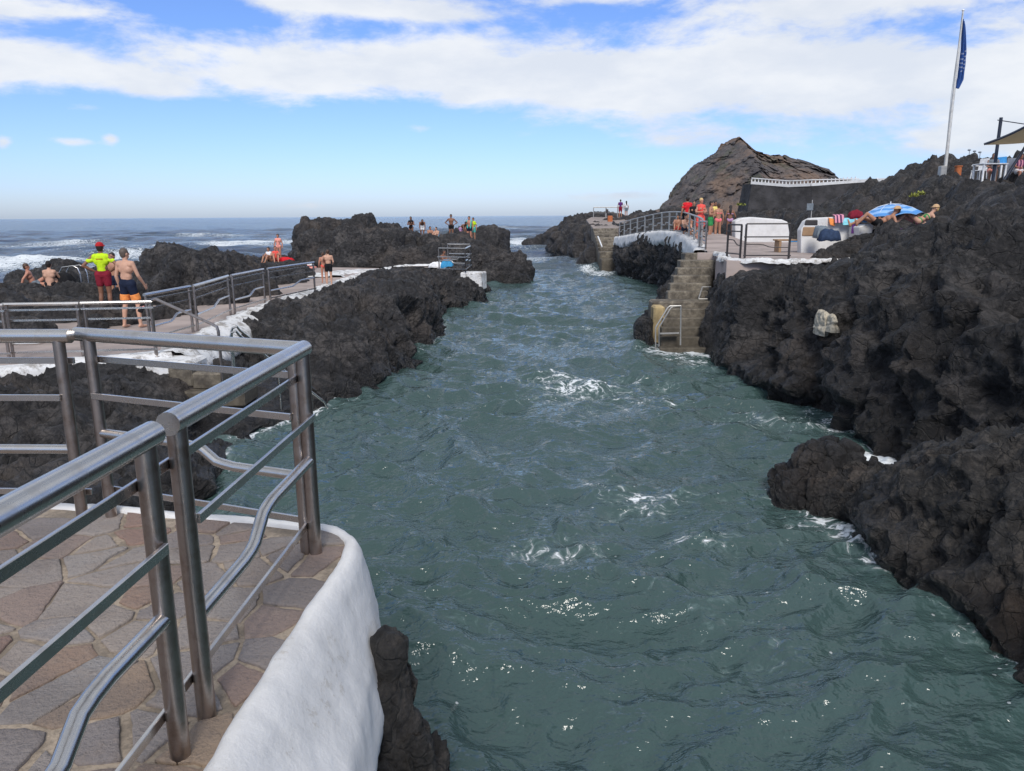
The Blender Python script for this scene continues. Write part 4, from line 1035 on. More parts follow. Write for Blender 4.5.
# raised walkway strip (rises over the cliff)
E = catmull(np.array([tuple(p) for p in EDGE]), 8)
tn = np.gradient(E, axis=0); tn[:, 2] = 0; tn /= np.linalg.norm(tn, axis=1, keepdims=True); rt = np.stack([tn[:, 1], -tn[:, 0], 0 * tn[:, 0]], 1)
mb = MB(); L_, R_ = E, E + rt * 2.1; dzv = np.array([0, 0, .45])
vs_ = []
for l, r_ in zip(L_, R_): vs_ += [tuple(l), tuple(r_), tuple(r_ - dzv), tuple(l - dzv)]
fs_ = []
for i in range(len(E) - 1):
    for k in range(4): a = i * 4 + k; b_ = i * 4 + (k + 1) % 4; fs_.append((a, b_, b_ + 4, a + 4))
fs_ += [(0, 3, 2, 1), tuple(len(vs_) - 4 + k for k in range(4))]
mb.add(vs_, fs_); o = mb.build('raised_walkway', M['path']); o.data.flip_normals(); struct(o)
ln = [tuple(p[:2]) for p in E[1:]]; zz = [p[2] for p in E[1:]]
o = ribbon('white_edge', ln, lambda i: [(.28, zz[i] - .01), (.26, zz[i] + .07), (-.02, zz[i] + .08), (-.12, zz[i] + .02), (-.16, zz[i] - .22), (-.20, zz[i] - .48), (.0, zz[i] - .60)], M['white'], res=.10, seed=18, amp=.06, rag=.38, flip=True); struct(o)
# railing panels following the curve
cur = [np.array([0, 0, 0.])]; S_ = np.concatenate([[0], np.cumsum(np.linalg.norm(np.diff(E[:, :2], axis=0), axis=1))])
def on_edge(s, off=.12): return [np.interp(s, S_, E[:, k] + rt[:, k] * off) for k in range(3)]
s = 2.0; k = 0; ordn = ['nearest', 'second', 'third', 'fourth', 'fifth', 'sixth', 'seventh', 'eighth', 'ninth', 'tenth', 'eleventh', 'twelfth', 'farthest']
while s < S_[-1] - 2 and k < 13:
    a, b_ = on_edge(s), on_edge(s + 1.86)
    panel(a, b_, a[2], b_[2], f'{ordn[k]} panel of the pale railing along the curved white-edged walkway', 'railing panels along the raised walkway', seg=6, hr=.035, pr=.032, tr=.028, bars=((.78, 1), (.15, 1)), barh=.03, barw=.02, H=1.0, mat='rail_pale', pmat='rail_pale')
    s += 2.0; k += 1
a, b_ = at(696.8, 26.2), at(703, 25.0)
panel(a, b_, Z_PLAT, Z_PLAT, 'short railing panel at the top of the stairs down to the channel', 'terrace railings on the right', seg=6, H=.98, pmat='steel_dark', mat='steel_dark')
a, b_ = at(724.5, 22.3), at(737.5, 21.5)
panel(a, b_, Z_PLAT, Z_PLAT, 'narrow dark railing panel beside the wide one on the right terrace', 'terrace railings on the right', seg=6, H=.92, mat='dark_rail', pmat='dark_rail', tr=.016, hr=.026, bars=((.74, 1), (.12, 1)), low=(.50, .36), kink=(.45, .75))
a, b_ = at(742, 21.2), at(785.5, 21.0)
panel(a, b_, Z_PLAT, Z_PLAT, 'wide dark railing panel at the front edge of the right terrace', 'terrace railings on the right', seg=6, H=.95, mat='dark_rail', pmat='dark_rail', tr=.016, hr=.022, bars=((.10, 1), (.60, 1)), low=(.40, .32), kink=(.38, .58))

# stairs into the channel
t = thing('sea_stairs', 'wet stained concrete stairs dropping from the right terrace into the channel', 'stairs', (5.2, 21, 0))
def xs_at(pl, pr, Y): return WY(pl, 300, Y).x, WY(pr, 300, Y).x
up = [(2.40, 24.6, 687, 716), (2.20, 24.05, 683, 712), (2.0, 23.6, 680.5, 708), (1.80, 23.15, 677, 706), (1.60, 22.75, 674, 705), (1.40, 22.4, 672, 704)]
rr = random.Random(4)
for i, (z, y, pl, pr) in enumerate(up):
    xl, xr = xs_at(pl, pr, y); y1 = up[i - 1][1] if i else 25.2
    MB().box(((xl + xr) / 2, (y + y1) / 2, (z - .6) / 2), (xr - xl + .25, y1 - y, z + .6 - (.006 if i == 0 else 0)), Matrix.Rotation(rr.uniform(-.01, .01), 3, 'Z'), .025).build('step', M['steps'], t)
xl, xr = xs_at(652, 702, 22.1)
MB().box(((xl + xr) / 2 + .1, 22.05, .30), (xr - xl + .3, .66, 1.78), None, .05).build('landing', M['steps'], t)
low_ = [(1.0, 21.42, 664, 703), (.78, 21.12, 663.5, 703), (.56, 20.82, 663, 703), (.34, 20.52, 662.5, 703), (.10, 20.2, 662, 703)]
for i, (z, y, pl, pr) in enumerate(low_):
    xl, xr = xs_at(pl, pr, y); y1 = low_[i - 1][1] if i else 21.72
    MB().box(((xl + xr) / 2 + .1, (y + y1) / 2, (z - .7) / 2), (xr - xl + .2, y1 - y, z + .7), None, .02).build('step', M['steps'], t)
xl, xr = xs_at(652, 663, 21.6)
MB().box(((xl + xr) / 2, 21.5, .25), (xr - xl, .50, 1.70), None, .05).build('side_wall', M['stained'], t)
o = mounds('stair_rock', [(WY(652, 0, 21.5).x + .15, 21.75, .72, .36, .75, -.5), (WY(668, 0, 22.5).x + .2, 22.9, .95, .7, .7, -.5), (WY(676, 0, 23.5).x + .35, 24.0, 1.45, .6, .9, -.5), (6.6, 25.3, 1.9, .85, 1.1, -.5), (6.05, 20.9, 2.08, .62, .62, -.5), (6.12, 21.9, 2.10, .42, .8, -.5), (5.75, 20.5, 1.6, .5, .5, -.5), (6.75, 20.4, 2.0, .8, .5, -.5)], M['rock_right'], seed=57, res=.05, coarse=.4); struct(o)
# ladder frame at their foot
Y0 = 20.15
def q(px, py, Y=Y0): return WY(px, py, Y)
t = thing('short_ladder', 'galvanised ladder frame with a pale grating at the foot of the channel stairs', 'ladder', tuple(q(660, 341)))
MB().tube([q(655.6, 350), q(655.6, 328), q(656.5, 326), q(668, 307.5), q(670, 306), q(681, 305.8)], .020, 8).build('handrail', M['rail_pale'], t, 'auto')
MB().tube([q(659.2, 350, Y0 + .4), q(659.2, 328, Y0 + .4), q(660, 326, Y0 + .4), q(671, 307.8, Y0 + .4), q(672.5, 306.8, Y0 + .4), q(681, 306, Y0 + .4)], .020, 8).build('handrail', M['rail_pale'], t, 'auto')
MB().tube([q(681, 306), q(680.5, 345)], .022, 8).build('post', M['rail_pale'], t, 'auto')
mb = MB()
for k in range(7): a, b_ = q(660, 333.5, Y0 + .05 + k * .06), q(679, 333.0, Y0 + .05 + k * .06); mb.bar(a, b_, .035, .04)
mb.build('grating', M['rail_pale'], t)
t0 = q(702.5, 287, 22.6); t1 = q(698.6, 299, 21.9)
t = thing('grab_rail', 'short pale grab rail against the cliff halfway down the channel stairs', 'handrail', tuple(t1))
MB().tube([t0, t1], .022, 8).build('rail', M['rail_pale'], t, 'auto'); MB().tube([t0, t0 + Vector((.25, 0, 0))], .018, 8).build('bracket', M['rail_pale'], t, 'auto'); MB().tube([t1, t1 + Vector((.25, 0, 0))], .018, 8).build('bracket', M['rail_pale'], t, 'auto')

# second stairs, further out
t = thing('sea_stairs', 'broad brown concrete stairs further out on the right shore, below the two distant people', 'stairs', (7, 54, 0))
sp = [(2.65, 57.6), (2.45, 57.0), (2.25, 56.4), (2.05, 55.8), (1.85, 55.2), (1.62, 54.6), (1.40, 54.0)]
for i, (z, y) in enumerate(sp):
    xl, xr = xs_at(592 + i * .9, 616 + i * .2, y); y1 = sp[i - 1][1] if i else 59
    MB().box(((xl + xr) / 2, (y + y1) / 2, z / 2 - .3), (xr - xl, y1 - y, z + .6), None, .03).build('step', M['steps'], t)
xl, xr = xs_at(598, 620, 53.4); MB().box(((xl + xr) / 2, 53.4, .3), (xr - xl, 1.18, 1.72), None, .05).build('landing', M['steps'], t)
xl, xr = xs_at(600, 617, 52.3); MB().box(((xl + xr) / 2, 52.3, .02), (xr - xl, 1.0, 1.42), None, .05).build('landing', M['steps'], t)
o = MB().tube([WY(598, 236.5, 54.8), WY(602, 246.5, 53.0)], .045, 8).build('stair_handrail', M['metal_white']); tag(o, 'white handrail slanting down the far stairs on the right shore', 'handrail')
pth = [(*[WY(592, 300, 58).x, 58],), (WY(616.5, 300, 58).x, 58), (WY(631, 300, 80).x, 80), (WY(590, 300, 82).x, 82), (WY(585, 300, 74).x, 74)]
o = MB().prism(pth, 1.5, [2.66, 2.66, 3.42, 3.42, 3.2]).build('far_path', M['concrete']); struct(o)
a, b_ = WY(592, 300, 80), WY(604, 300, 80); fk = dict(seg=6, hr=.05, pr=.045, tr=.04, mat='rail_pale', pmat='rail_pale', bars=((.5, 1),), low=None, H=1.05)
panel((a.x, 80), (b_.x, 80), 3.35, 3.35, 'left far railing panel against the horizon at the end of the right shore path', 'far railings against the horizon', **fk)
a, b_ = WY(604.5, 300, 80), WY(615.5, 300, 80)
panel((a.x, 80), (b_.x, 80), 3.35, 3.35, 'far railing panel against the horizon, just left of the two people', 'far railings against the horizon', **fk)
p_ = WY(610, 220, 70); o = MB().box((p_.x, p_.y, p_.z - .1), (.42, .4, .95), None, .04).build('rust_box', M['rust']); tag(o, 'small rust orange box beside the far path, below the horizon railing', 'box')
p_ = WY(607, 211, 80); o = MB().box((p_.x, p_.y - .08, p_.z), (.25, .06, .35), None, .02).build('notice_plate', M['dark_rail']); tag(o, 'small dark plate fixed on the far railing against the horizon', 'sign')
# ------------------------------------------------------------------ people
def remeshed(mb, name, mat, parent, voxel, smooth=3, off=Vector((0, 0, 0)), R=None):
    R = R or Matrix.Identity(3)
    me = bpy.data.meshes.new(name); me.from_pydata([tuple(v) for v in mb.v], [], mb.f); me.update()
    tmp = bpy.data.objects.new(name, me); COL.objects.link(tmp)
    md = tmp.modifiers.new('r', 'REMESH'); md.mode = 'VOXEL'; md.voxel_size = voxel; md.use_smooth_shade = True
    if smooth: ms = tmp.modifiers.new('s', 'SMOOTH'); ms.factor = .5; ms.iterations = smooth
    dg = bpy.context.evaluated_depsgraph_get(); dg.update()
    out = bpy.data.meshes.new_from_object(tmp.evaluated_get(dg))
    bpy.data.objects.remove(tmp); bpy.data.meshes.remove(me)
    out.name = name; out.materials.clear(); out.materials.append(mat)
    out.polygons.foreach_set('use_smooth', [True] * len(out.polygons))
    o = bpy.data.objects.new(name, out); COL.objects.link(o)
    if parent: o.parent = parent
    return o

def J(**k): return {a: Vector(b) for a, b in k.items()}
def legs(kl, kr, al, ar): return dict(knee_l=kl, knee_r=kr, ank_l=al, ank_r=ar)
BASE = dict(pel=(0, 0, .95), chest=(0, .005, 1.27), neck=(0, 0, 1.45), head=(0, .02, 1.60), hip_l=(-.085, 0, .92), hip_r=(.085, 0, .92), knee_l=(-.10, .015, .50), knee_r=(.10, .015, .50), ank_l=(-.11, -.02, .075), ank_r=(.11, -.02, .075),
            sh_l=(-.175, 0, 1.40), sh_r=(.175, 0, 1.40), el_l=(-.24, -.03, 1.12), el_r=(.24, -.03, 1.12), wr_l=(-.25, .05, .88), wr_r=(.25, .05, .88), toe=(0, .17, -.04))
POSES = {
 'stand': {},
 'hips': dict(el_l=(-.40, -.10, 1.17), wr_l=(-.19, .03, 1.03), el_r=(.40, -.10, 1.17), wr_r=(.19, .03, 1.03)),
 'contrapposto': dict(knee_r=(.13, .07, .50), ank_r=(.16, -.03, .075), pel=(-.02, 0, .95), el_r=(.27, -.02, 1.13), wr_r=(.26, .16, .96)),
 'walk': dict(knee_l=(-.09, .12, .52), ank_l=(-.09, .20, .08), knee_r=(.09, -.03, .50), ank_r=(.09, -.26, .14), el_l=(-.23, -.12, 1.13), wr_l=(-.24, -.10, .89), el_r=(.23, .05, 1.13), wr_r=(.24, .22, .95)),
 'fold': dict(el_l=(-.25, .03, 1.15), wr_l=(-.05, .20, 1.18), el_r=(.25, .03, 1.15), wr_r=(.05, .22, 1.15)),
 'face': dict(el_l=(-.27, .10, 1.22), wr_l=(-.10, .20, 1.46), el_r=(.24, .0, 1.12), wr_r=(.20, .20, 1.02)),
 'bend': dict(pel=(0, -.08, .90), chest=(0, .16, 1.13), neck=(0, .30, 1.22), head=(0, .42, 1.30), sh_l=(-.17, .26, 1.19), sh_r=(.17, .26, 1.19), el_l=(-.20, .32, .92), wr_l=(-.16, .38, .68), el_r=(.20, .32, .92), wr_r=(.16, .38, .68), knee_l=(-.10, .06, .50), knee_r=(.10, .06, .50)),
 'sit': dict(pel=(0, 0, .12), chest=(0, .02, .43), neck=(0, .05, .61), head=(0, .08, .76), hip_l=(-.09, .02, .12), hip_r=(.09, .02, .12), knee_l=(-.13, .36, .40), knee_r=(.13, .36, .40), ank_l=(-.10, .56, .08), ank_r=(.10, .56, .08), sh_l=(-.17, .03, .56), sh_r=(.17, .03, .56), el_l=(-.22, .18, .36), wr_l=(-.14, .36, .44), el_r=(.22, .18, .36), wr_r=(.14, .36, .44)),
 'sitback': dict(pel=(0, 0, .12), chest=(0, -.12, .40), neck=(0, -.17, .57), head=(0, -.16, .72), hip_l=(-.09, .02, .12), hip_r=(.09, .02, .12), knee_l=(-.12, .36, .36), knee_r=(.12, .44, .12), ank_l=(-.10, .58, .08), ank_r=(.11, .84, .07), sh_l=(-.17, -.14, .53), sh_r=(.17, -.14, .53), el_l=(-.25, -.30, .32), wr_l=(-.24, -.38, .07), el_r=(.25, -.30, .32), wr_r=(.24, -.38, .07)),
 'chair': dict(pel=(0, 0, .52), chest=(0, .02, .83), neck=(0, .04, 1.01), head=(0, .07, 1.16), hip_l=(-.09, .02, .52), hip_r=(.09, .02, .52), knee_l=(-.12, .43, .50), knee_r=(.12, .43, .50), ank_l=(-.11, .46, .08), ank_r=(.12, .40, .08), sh_l=(-.17, .02, .96), sh_r=(.17, .02, .96), el_l=(-.22, .14, .73), wr_l=(-.14, .35, .68), el_r=(.22, .14, .73), wr_r=(.14, .35, .68)),
 'recline': dict(pel=(0, 0, .13), chest=(0, -.27, .27), neck=(0, -.42, .38), head=(0, -.50, .52), hip_l=(-.09, .02, .13), hip_r=(.09, .02, .13), knee_l=(-.12, .38, .42), knee_r=(.12, .42, .30), ank_l=(-.10, .66, .10), ank_r=(.11, .80, .08), sh_l=(-.17, -.38, .33), sh_r=(.17, -.38, .33), el_l=(-.26, -.44, .12), wr_l=(-.22, -.22, .07), el_r=(.26, -.30, .16), wr_r=(.12, -.10, .26)),
}
def person(x, y, z, heading, pose, H, label, skin, clothes, hair=('hair_dark', 'short'), group=None, vox=.013, turn=0.0, fat=1.0, hat=None, over=None, female=False):
    """heading: direction the body faces in degrees, 0 = away from the camera (north), 90 = right"""
    s = H / 1.72; Jt = dict(BASE); Jt.update(POSES[pose]); Jt.update(over or {})
    j = {k: Vector(v) * s for k, v in Jt.items()}
    root = thing('person', label, 'person', (x, y, z), group); root.rotation_euler = (0, 0, -rad(heading))
    if female:
        for k in ('sh_l', 'sh_r'): j[k] = Vector((j[k].x * .90, j[k].y, j[k].z))
    b = MB(); f = s * fat
    up = (j['neck'] - j['pel']).normalized(); w_hip = .105 if female else .095
    def lerp(a, c, t): return a + (c - a) * t
    # trunk
    b.cap(j['hip_l'] + up * .02 * s, j['hip_r'] + up * .02 * s, w_hip * f)
    waist = lerp(j['pel'], j['chest'], .5)
    b.cap(j['pel'], waist, .108 * f, .098 * f); b.cap(waist + Vector((-.04 * s, 0, 0)), waist + Vector((.04 * s, 0, 0)), (.078 if female else .088) * f)
    b.cap(waist, j['chest'], .095 * f, .105 * f)
    b.cap(j['chest'] + Vector((-.065 * s, 0, 0)), j['chest'] + Vector((.065 * s, 0, 0)), .105 * f)
    Ru = up.to_track_quat('Z', 'Y').to_matrix() if abs(up.z) < .97 else Matrix.Identity(3)
    if abs(up.z) > .85: b.ell(j['chest'] + up * .03 * s, (.160 * f, .112 * f, .175 * s)); b.ell(waist, (.128 * f, .098 * f, .17 * s))
    b.cap(lerp(j['sh_l'], j['chest'], .25), lerp(j['sh_r'], j['chest'], .25), .075 * f); b.cap(j['sh_l'] * .86 + j['sh_r'] * .14, j['sh_r'] * .86 + j['sh_l'] * .14, .055 * s)
    if female:
        fw = Vector((0, 1, 0)) - up * up.y
        for sg in (-1, 1): b.ell(j['chest'] + Vector((sg * .075 * s, 0, .01 * s)) + fw * .085 * s, (.055 * s, .05 * s, .055 * s))
    b.cap(j['neck'] - up * .05 * s, lerp(j['neck'], j['head'], .55), .056 * s, .050 * s)
    # head: skull, jaw, nose, ears
    h = j['head']; Rt = Matrix.Rotation(-rad(turn), 3, 'Z'); fwd = Rt @ Vector((0, 1, 0))
    b.ell(h + Vector((0, 0, .015 * s)) - fwd * .012 * s, (.076 * s, .092 * s, .098 * s), Rt); b.ell(h - Vector((0, 0, .055 * s)) + fwd * .028 * s, (.052 * s, .058 * s, .058 * s), Rt)
    b.cap(h + fwd * .082 * s + Vector((0, 0, .008 * s)), h + fwd * .098 * s - Vector((0, 0, .024 * s)), .009 * s, .014 * s, 8, 2)
    for sg in (-1, 1): b.ell(h + Rt @ Vector((sg * .078 * s, -.005 * s, -.008 * s)), (.012 * s, .018 * s, .030 * s), Rt, 6, 8)
    # limbs
    for L in ('l', 'r'):
        sg = -1 if L == 'l' else 1
        hip, kn, an = j['hip_' + L], j['knee_' + L], j['ank_' + L]
        b.cap(hip, kn, (.088 if not female else .092) * f, .055 * f)
        calf = lerp(kn, an, .32); sh_dir = (an - kn).normalized(); back = Vector((0, -.012 * s, 0))
        b.cap(kn, calf + back, .052 * s, .055 * f); b.cap(calf + back, an, .054 * f, .034 * s)
        foot_dir = Vector((sg * .12, 1, 0)).normalized()
        if pose in ('recline', 'sitback') and an.y > .6 * s: foot_dir = Vector((sg * .15, .35, .9)).normalized()
        heel = an - foot_dir * .035 * s - Vector((0, 0, .035 * s)) * (1 if foot_dir.z < .5 else 0)
        ball = an + foot_dir * .13 * s - Vector((0, 0, .048 * s)) * (1 if foot_dir.z < .5 else 0)
        b.cap(heel, ball, .033 * s, .030 * s); b.cap(an, lerp(heel, ball, .5), .036 * s, .034 * s); b.cap(ball, ball + foot_dir * .055 * s, .028 * s, .018 * s)
        sh, el_, wr = j['sh_' + L], j['el_' + L], j['wr_' + L]
        b.cap(sh, el_, (.050 if not female else .044) * f, .038 * s); b.cap(el_, lerp(el_, wr, .3), .038 * s, .039 * s); b.cap(lerp(el_, wr, .3), wr, .039 * s, .026 * s)
        hd = (wr - el_).normalized(); ref = Vector((sg, 0, 0)); pn = (ref - hd * ref.dot(hd)).normalized(); sd = hd.cross(pn).normalized()
        if sd.y < 0: sd = -sd
        palm = wr + hd * .075 * s
        b.cap(wr + hd * .02 * s + sd * .016 * s, palm + sd * .024 * s, .017 * s, .016 * s, 8, 2); b.cap(wr + hd * .02 * s - sd * .016 * s, palm - sd * .024 * s, .017 * s, .016 * s, 8, 2)
        for q_, ln_ in zip((-.033, -.011, .011, .033), (.058, .070, .075, .068)):
            p0 = palm + sd * q_ * s; p1 = p0 + hd * ln_ * .55 * s - pn * .004 * s; p2 = p0 + hd * ln_ * s - pn * .020 * s
            b.cap(p0, p1, .0095 * s, .009 * s, 8, 2); b.cap(p1, p2, .009 * s, .0078 * s, 8, 2)
        t0_ = wr + hd * .03 * s + sd * .028 * s; t1_ = t0_ + (hd * .55 + sd * .75).normalized() * .042 * s
        b.cap(t0_, t1_, .012 * s, .010 * s, 8, 2); b.cap(t1_, t1_ + (hd * .85 + sd * .3 - pn * .2).normalized() * .032 * s, .010 * s, .009 * s, 8, 2)
    remeshed(b, 'body', M[skin], root, vox, 9 if vox < .01 else 4)
    for sg in (-1, 1):
        e = MB().ell(h + Rt @ Vector((sg * .030 * s, .078 * s, .008 * s)), (.012 * s, .008 * s, .008 * s), None, 6, 8); e.build('eye', M['eye'], None, True).parent = root
    # hair
    hm, style = hair
    if hm:
        g = MB(); g.ell(h + Vector((0, 0, .030 * s)) - fwd * .022 * s, (.084 * s, .096 * s, .096 * s), Rt); g.ell(h - fwd * .045 * s - Vector((0, 0, .02 * s)), (.072 * s, .058 * s, .075 * s), Rt)
        if style == 'long':
            g.cap(h - fwd * .06 * s, j['neck'] - up * .02 * s - fwd * .085 * s, .066 * s, .060 * s); g.cap(j['neck'] - up * .02 * s - fwd * .085 * s, lerp(j['neck'], j['chest'], .95) - fwd * .115 * s, .066 * s, .040 * s)
            g.cap(j['neck'] + Vector((-.05 * s, 0, 0)) - fwd * .06 * s, lerp(j['neck'], j['chest'], .75) - fwd * .11 * s + Vector((-.05 * s, 0, 0)), .035 * s, .02 * s)
        if style == 'bun': g.ell(h + Vector((0, 0, .085 * s)) - fwd * .075 * s, (.045 * s, .045 * s, .042 * s))
        if style == 'tail': g.cap(h - fwd * .09 * s + Vector((0, 0, .02)), j['neck'] - fwd * .10 * s - up * .08 * s, .03 * s, .018 * s)
        remeshed(g, 'hair', M[hm], root, .014, 2)
    for (kind, mt) in clothes:
        c = MB(); v = max(vox, .011)
        if kind in ('shorts', 'long_shorts', 'trunks'):
            fr = dict(shorts=.48, long_shorts=.72, trunks=.26)[kind]
            c.cap(j['pel'] + up * .03 * s, j['pel'] + up * .05 * s, .118 * f); c.cap(j['hip_l'] + up * .03 * s, j['hip_r'] + up * .03 * s, .112 * f)
            for L in 'lr':
                k_ = lerp(j['hip_' + L], j['knee_' + L], fr); c.cap(j['hip_' + L], k_, .106 * f, (.098 - .02 * fr) * f)
        elif kind == 'brief':
            c.cap(j['hip_l'] * .9 + j['hip_r'] * .1 + up * .03 * s, j['hip_r'] * .9 + j['hip_l'] * .1 + up * .03 * s, (w_hip + .010) * f); c.ell(j['pel'] - up * .03 * s, (.075 * s, .10 * f, .07 * s))
        elif kind == 'bikini_top':
            q0 = j['chest'] + up * .0 * s; c.cap(q0 + Vector((-.066 * s, 0, 0)), q0 + Vector((.066 * s, 0, 0)), .112 * f, None)
            # cut to a band
            c.v = [Vector(p) for p in c.v]; 
            for p in c.v:
                d_ = (p - q0).dot(up); p -= up * d_ * .55
            if female:
                for sg in (-1, 1): c.ell(q0 + Vector((sg * .075 * s, .088 * s, .01 * s)), (.056 * s, .052 * s, .056 * s))
        elif kind in ('shirt', 'tank', 'dress', 'swimsuit'):
            c.cap(j['pel'] + up * (.10 if kind in ('shirt', 'tank') else -.02) * s, j['chest'], .112 * f, .118 * f)
            if abs(up.z) > .85: c.ell(j['chest'] + up * .035 * s, (.172 * f, .126 * f, .178 * s))
            if kind in ('dress', 'swimsuit'): c.cap(j['hip_l'] * .9 + j['hip_r'] * .1 + up * .03 * s, j['hip_r'] * .9 + j['hip_l'] * .1 + up * .03 * s, .113 * f)
            c.cap(j['chest'] + Vector((-.065 * s, 0, 0)), j['chest'] + Vector((.065 * s, 0, 0)), .117 * f); c.cap(lerp(j['sh_l'], j['chest'], .22), lerp(j['sh_r'], j['chest'], .22), .086 * f)
            if kind == 'shirt':
                c.cap(j['sh_l'] * .88 + j['sh_r'] * .12, j['sh_r'] * .88 + j['sh_l'] * .12, .060 * s)
                for L in 'lr': c.cap(j['sh_' + L] * .94, lerp(j['sh_' + L], j['el_' + L], .50), .058 * s, .056 * s)
            if kind == 'dress':
                for L in 'lr': c.cap(j['hip_' + L], lerp(j['hip_' + L], j['knee_' + L], .7), .115 * f, .12 * f)
                c.cap(lerp(j['hip_l'], j['knee_l'], .6), lerp(j['hip_r'], j['knee_r'], .6), .11 * f)
        elif kind == 'hem':
            for L in 'lr':
                a_, e_ = lerp(j['hip_' + L], j['knee_' + L], .46), lerp(j['hip_' + L], j['knee_' + L], .74); c.cap(a_, e_, .098 * f, .104 * f, 14, 1)
            kind = 'shorts_hem'
        elif kind == 'back_print':
            q0 = j['chest'] + up * .05 * s
            for k_ in range(7): c.box(q0 + Vector(((-.066 + .022 * k_) * s, -.118 * s, .01 * s)), (.014 * s, .02 * s, .022 * s))
            o = c.build('back_lettering', M[mt], None); o.parent = root; continue
        elif kind == 'towel':
            c.cap(j['sh_l'] + Vector((.03, .04, 0)), lerp(j['sh_l'], j['hip_l'], .9) + Vector((.0, .10, 0)), .05 * s, .05 * s); c.cap(j['sh_r'] + Vector((-.03, .04, 0)), lerp(j['sh_r'], j['hip_r'], .9) + Vector((.0, .10, 0)), .05 * s, .05 * s); c.cap(j['sh_l'] - Vector((0, .05, 0)), j['sh_r'] - Vector((0, .05, 0)), .07 * s)
        remeshed(c, kind, M[mt], root, v, 3)
    if hat:
        g = MB(); g.ell(h + Vector((0, 0, .055 * s)) - fwd * .01 * s, (.092 * s, .105 * s, .085 * s), Rt)
        g.ell(h + Vector((0, 0, .045 * s)) + fwd * .01 * s, (.125 * s, .14 * s, .012 * s) if hat[1] == 'bucket' else (.19 * s, .20 * s, .012 * s), Rt, 6, 20)
        remeshed(g, 'hat', M[hat[0]], root, .010, 1)
    return root

def PZ(px, py, z): p = WZ(px, py, z); return p.x, p.y, z
def PY(px, py, Y): p = WY(px, py, Y); return p.x, p.y, p.z
# left side
x, y, z = PY(107.5, 312, 19.0)
o = mounds('lava_block', [(x + .02, y + .05, z + .02, .55, .5, .8)], M['rock'], seed=77, res=.06, coarse=.25); struct(o)
person(x, y, z - .25 + .22, -6, 'hips', 1.74, 'lifeguard seen from behind in lime yellow shirt, red shorts and red hat, hands on hips', 'skin_brown', [('shirt', 'lime'), ('shorts', 'darkred'), ('back_print', 'red')], hat=('red', 'bucket'), vox=.0085)
person(*PZ(132.5, 327.5, Z_WALK + .01), 14, 'contrapposto', 1.80, 'bare chested man standing on the walkway in navy and orange swim shorts', 'skin_pale', [('shorts', 'navy'), ('hem', 'orange')], hair=('hair_grey', 'short'), vox=.0075, turn=20, over=dict(knee_l=(-.13, .02, .50), ank_l=(-.17, -.03, .075), knee_r=(.13, .10, .50), ank_r=(.19, .04, .075), el_r=(.25, .05, 1.13), wr_r=(.24, .22, .93)))
hx, hy, hz = PZ(141, 304, 1.9)
m_ = WZ(141, 304, 0); p = WY(141.5, 306, 16.9)
person(*PY(118.5, 311, 21.2)[:3], 175, 'stand', 1.62, 'sunbather half hidden between the lifeguard and the bare chested man', 'skin_tan', [('trunks', 'navy')])
person(*PY(51, 289.5, 24.0), -10, 'sit', 1.74, 'woman with tied dark hair sitting on the left rocks, bare back towards the photo', 'skin_pale', [('brief', 'black')], hair=('hair_dark', 'bun'), female=True)
person(*PY(35, 288, 25.6), 60, 'sitback', 1.70, 'person lying back on the left rocks beside the woman with tied hair', 'skin_red', [('trunks', 'grey')], hair=('hair_brown', 'short'))
person(*PY(279.5, 262, 45), 180, 'stand', 1.62, 'woman in a coral swimsuit standing on the walkway end against the surf', 'skin_red', [('swimsuit', 'salmon')], hair=('hair_dark', 'short'), female=True)
person(*PY(270, 262.5, 42), 200, 'sit', 1.65, 'seated person in a white top at the left of the group by the red towels', 'skin_tan', [('tank', 'white_cloth'), ('brief', 'black')], hair=('hair_dark', 'short'))
person(*PY(276, 262, 41.6), 160, 'sit', 1.66, 'seated person in a scarlet top, in the middle of the group by the red towels', 'skin_red', [('tank', 'coral'), ('brief', 'red')], hair=('hair_brown', 'short'), female=True)
person(*PY(308, 256, 47.0), 150, 'face', 1.72, 'bare chested person with dark shorts standing against the tall far rock', 'skin_brown', [('long_shorts', 'black')])
person(*PY(315.5, 256, 47.2), 200, 'stand', 1.62, 'person in a white shirt standing against the tall far rock', 'skin_brown', [('shirt', 'white_cloth'), ('shorts', 'navy')])
person(*PZ(329.5, 285.5, Z_WALK + .01), -12, 'face', 1.30, 'child in black shorts walking away along the left walkway', 'skin_pale', [('shorts', 'black')], hair=('hair_brown', 'short'), vox=.011)
person(*PY(324.5, 283, 28.2), -20, 'stand', 1.12, 'smaller child half hidden beside the child in black shorts', 'skin_red', [('brief', 'coral')], hair=('hair_brown', 'short'), vox=.011)
gF = 'bathers on the far outcrop'
person(*PY(411.5, 241.0, 53.5), 190, 'fold', 1.66, 'dark haired woman in black standing on the far outcrop, leftmost of those against the sea', 'skin_brown', [('swimsuit', 'black')], hair=('hair_dark', 'long'), group=gF, female=True)
person(*PY(422.5, 239.5, 53.5), 170, 'bend', 1.66, 'person with a white towel stooping on the far outcrop beside the woman in black', 'skin_brown', [('shorts', 'white_cloth')], group=gF)
person(*PY(406, 241.5, 51.0), 240, 'sit', 1.62, 'pale bather sitting low on the far outcrop below the woman in black', 'skin_red', [('trunks', 'grey')], group=gF)
person(*PY(430, 239.0, 51.0), 150, 'sit', 1.62, 'bather sitting on the far outcrop, left one of the seated pair', 'skin_tan', [('trunks', 'navy')], group=gF)
person(*PY(437, 239.5, 50.7), 210, 'sit', 1.60, 'bather sitting on the far outcrop, right one of the seated pair', 'skin_pale', [('trunks', 'teal')], group=gF)
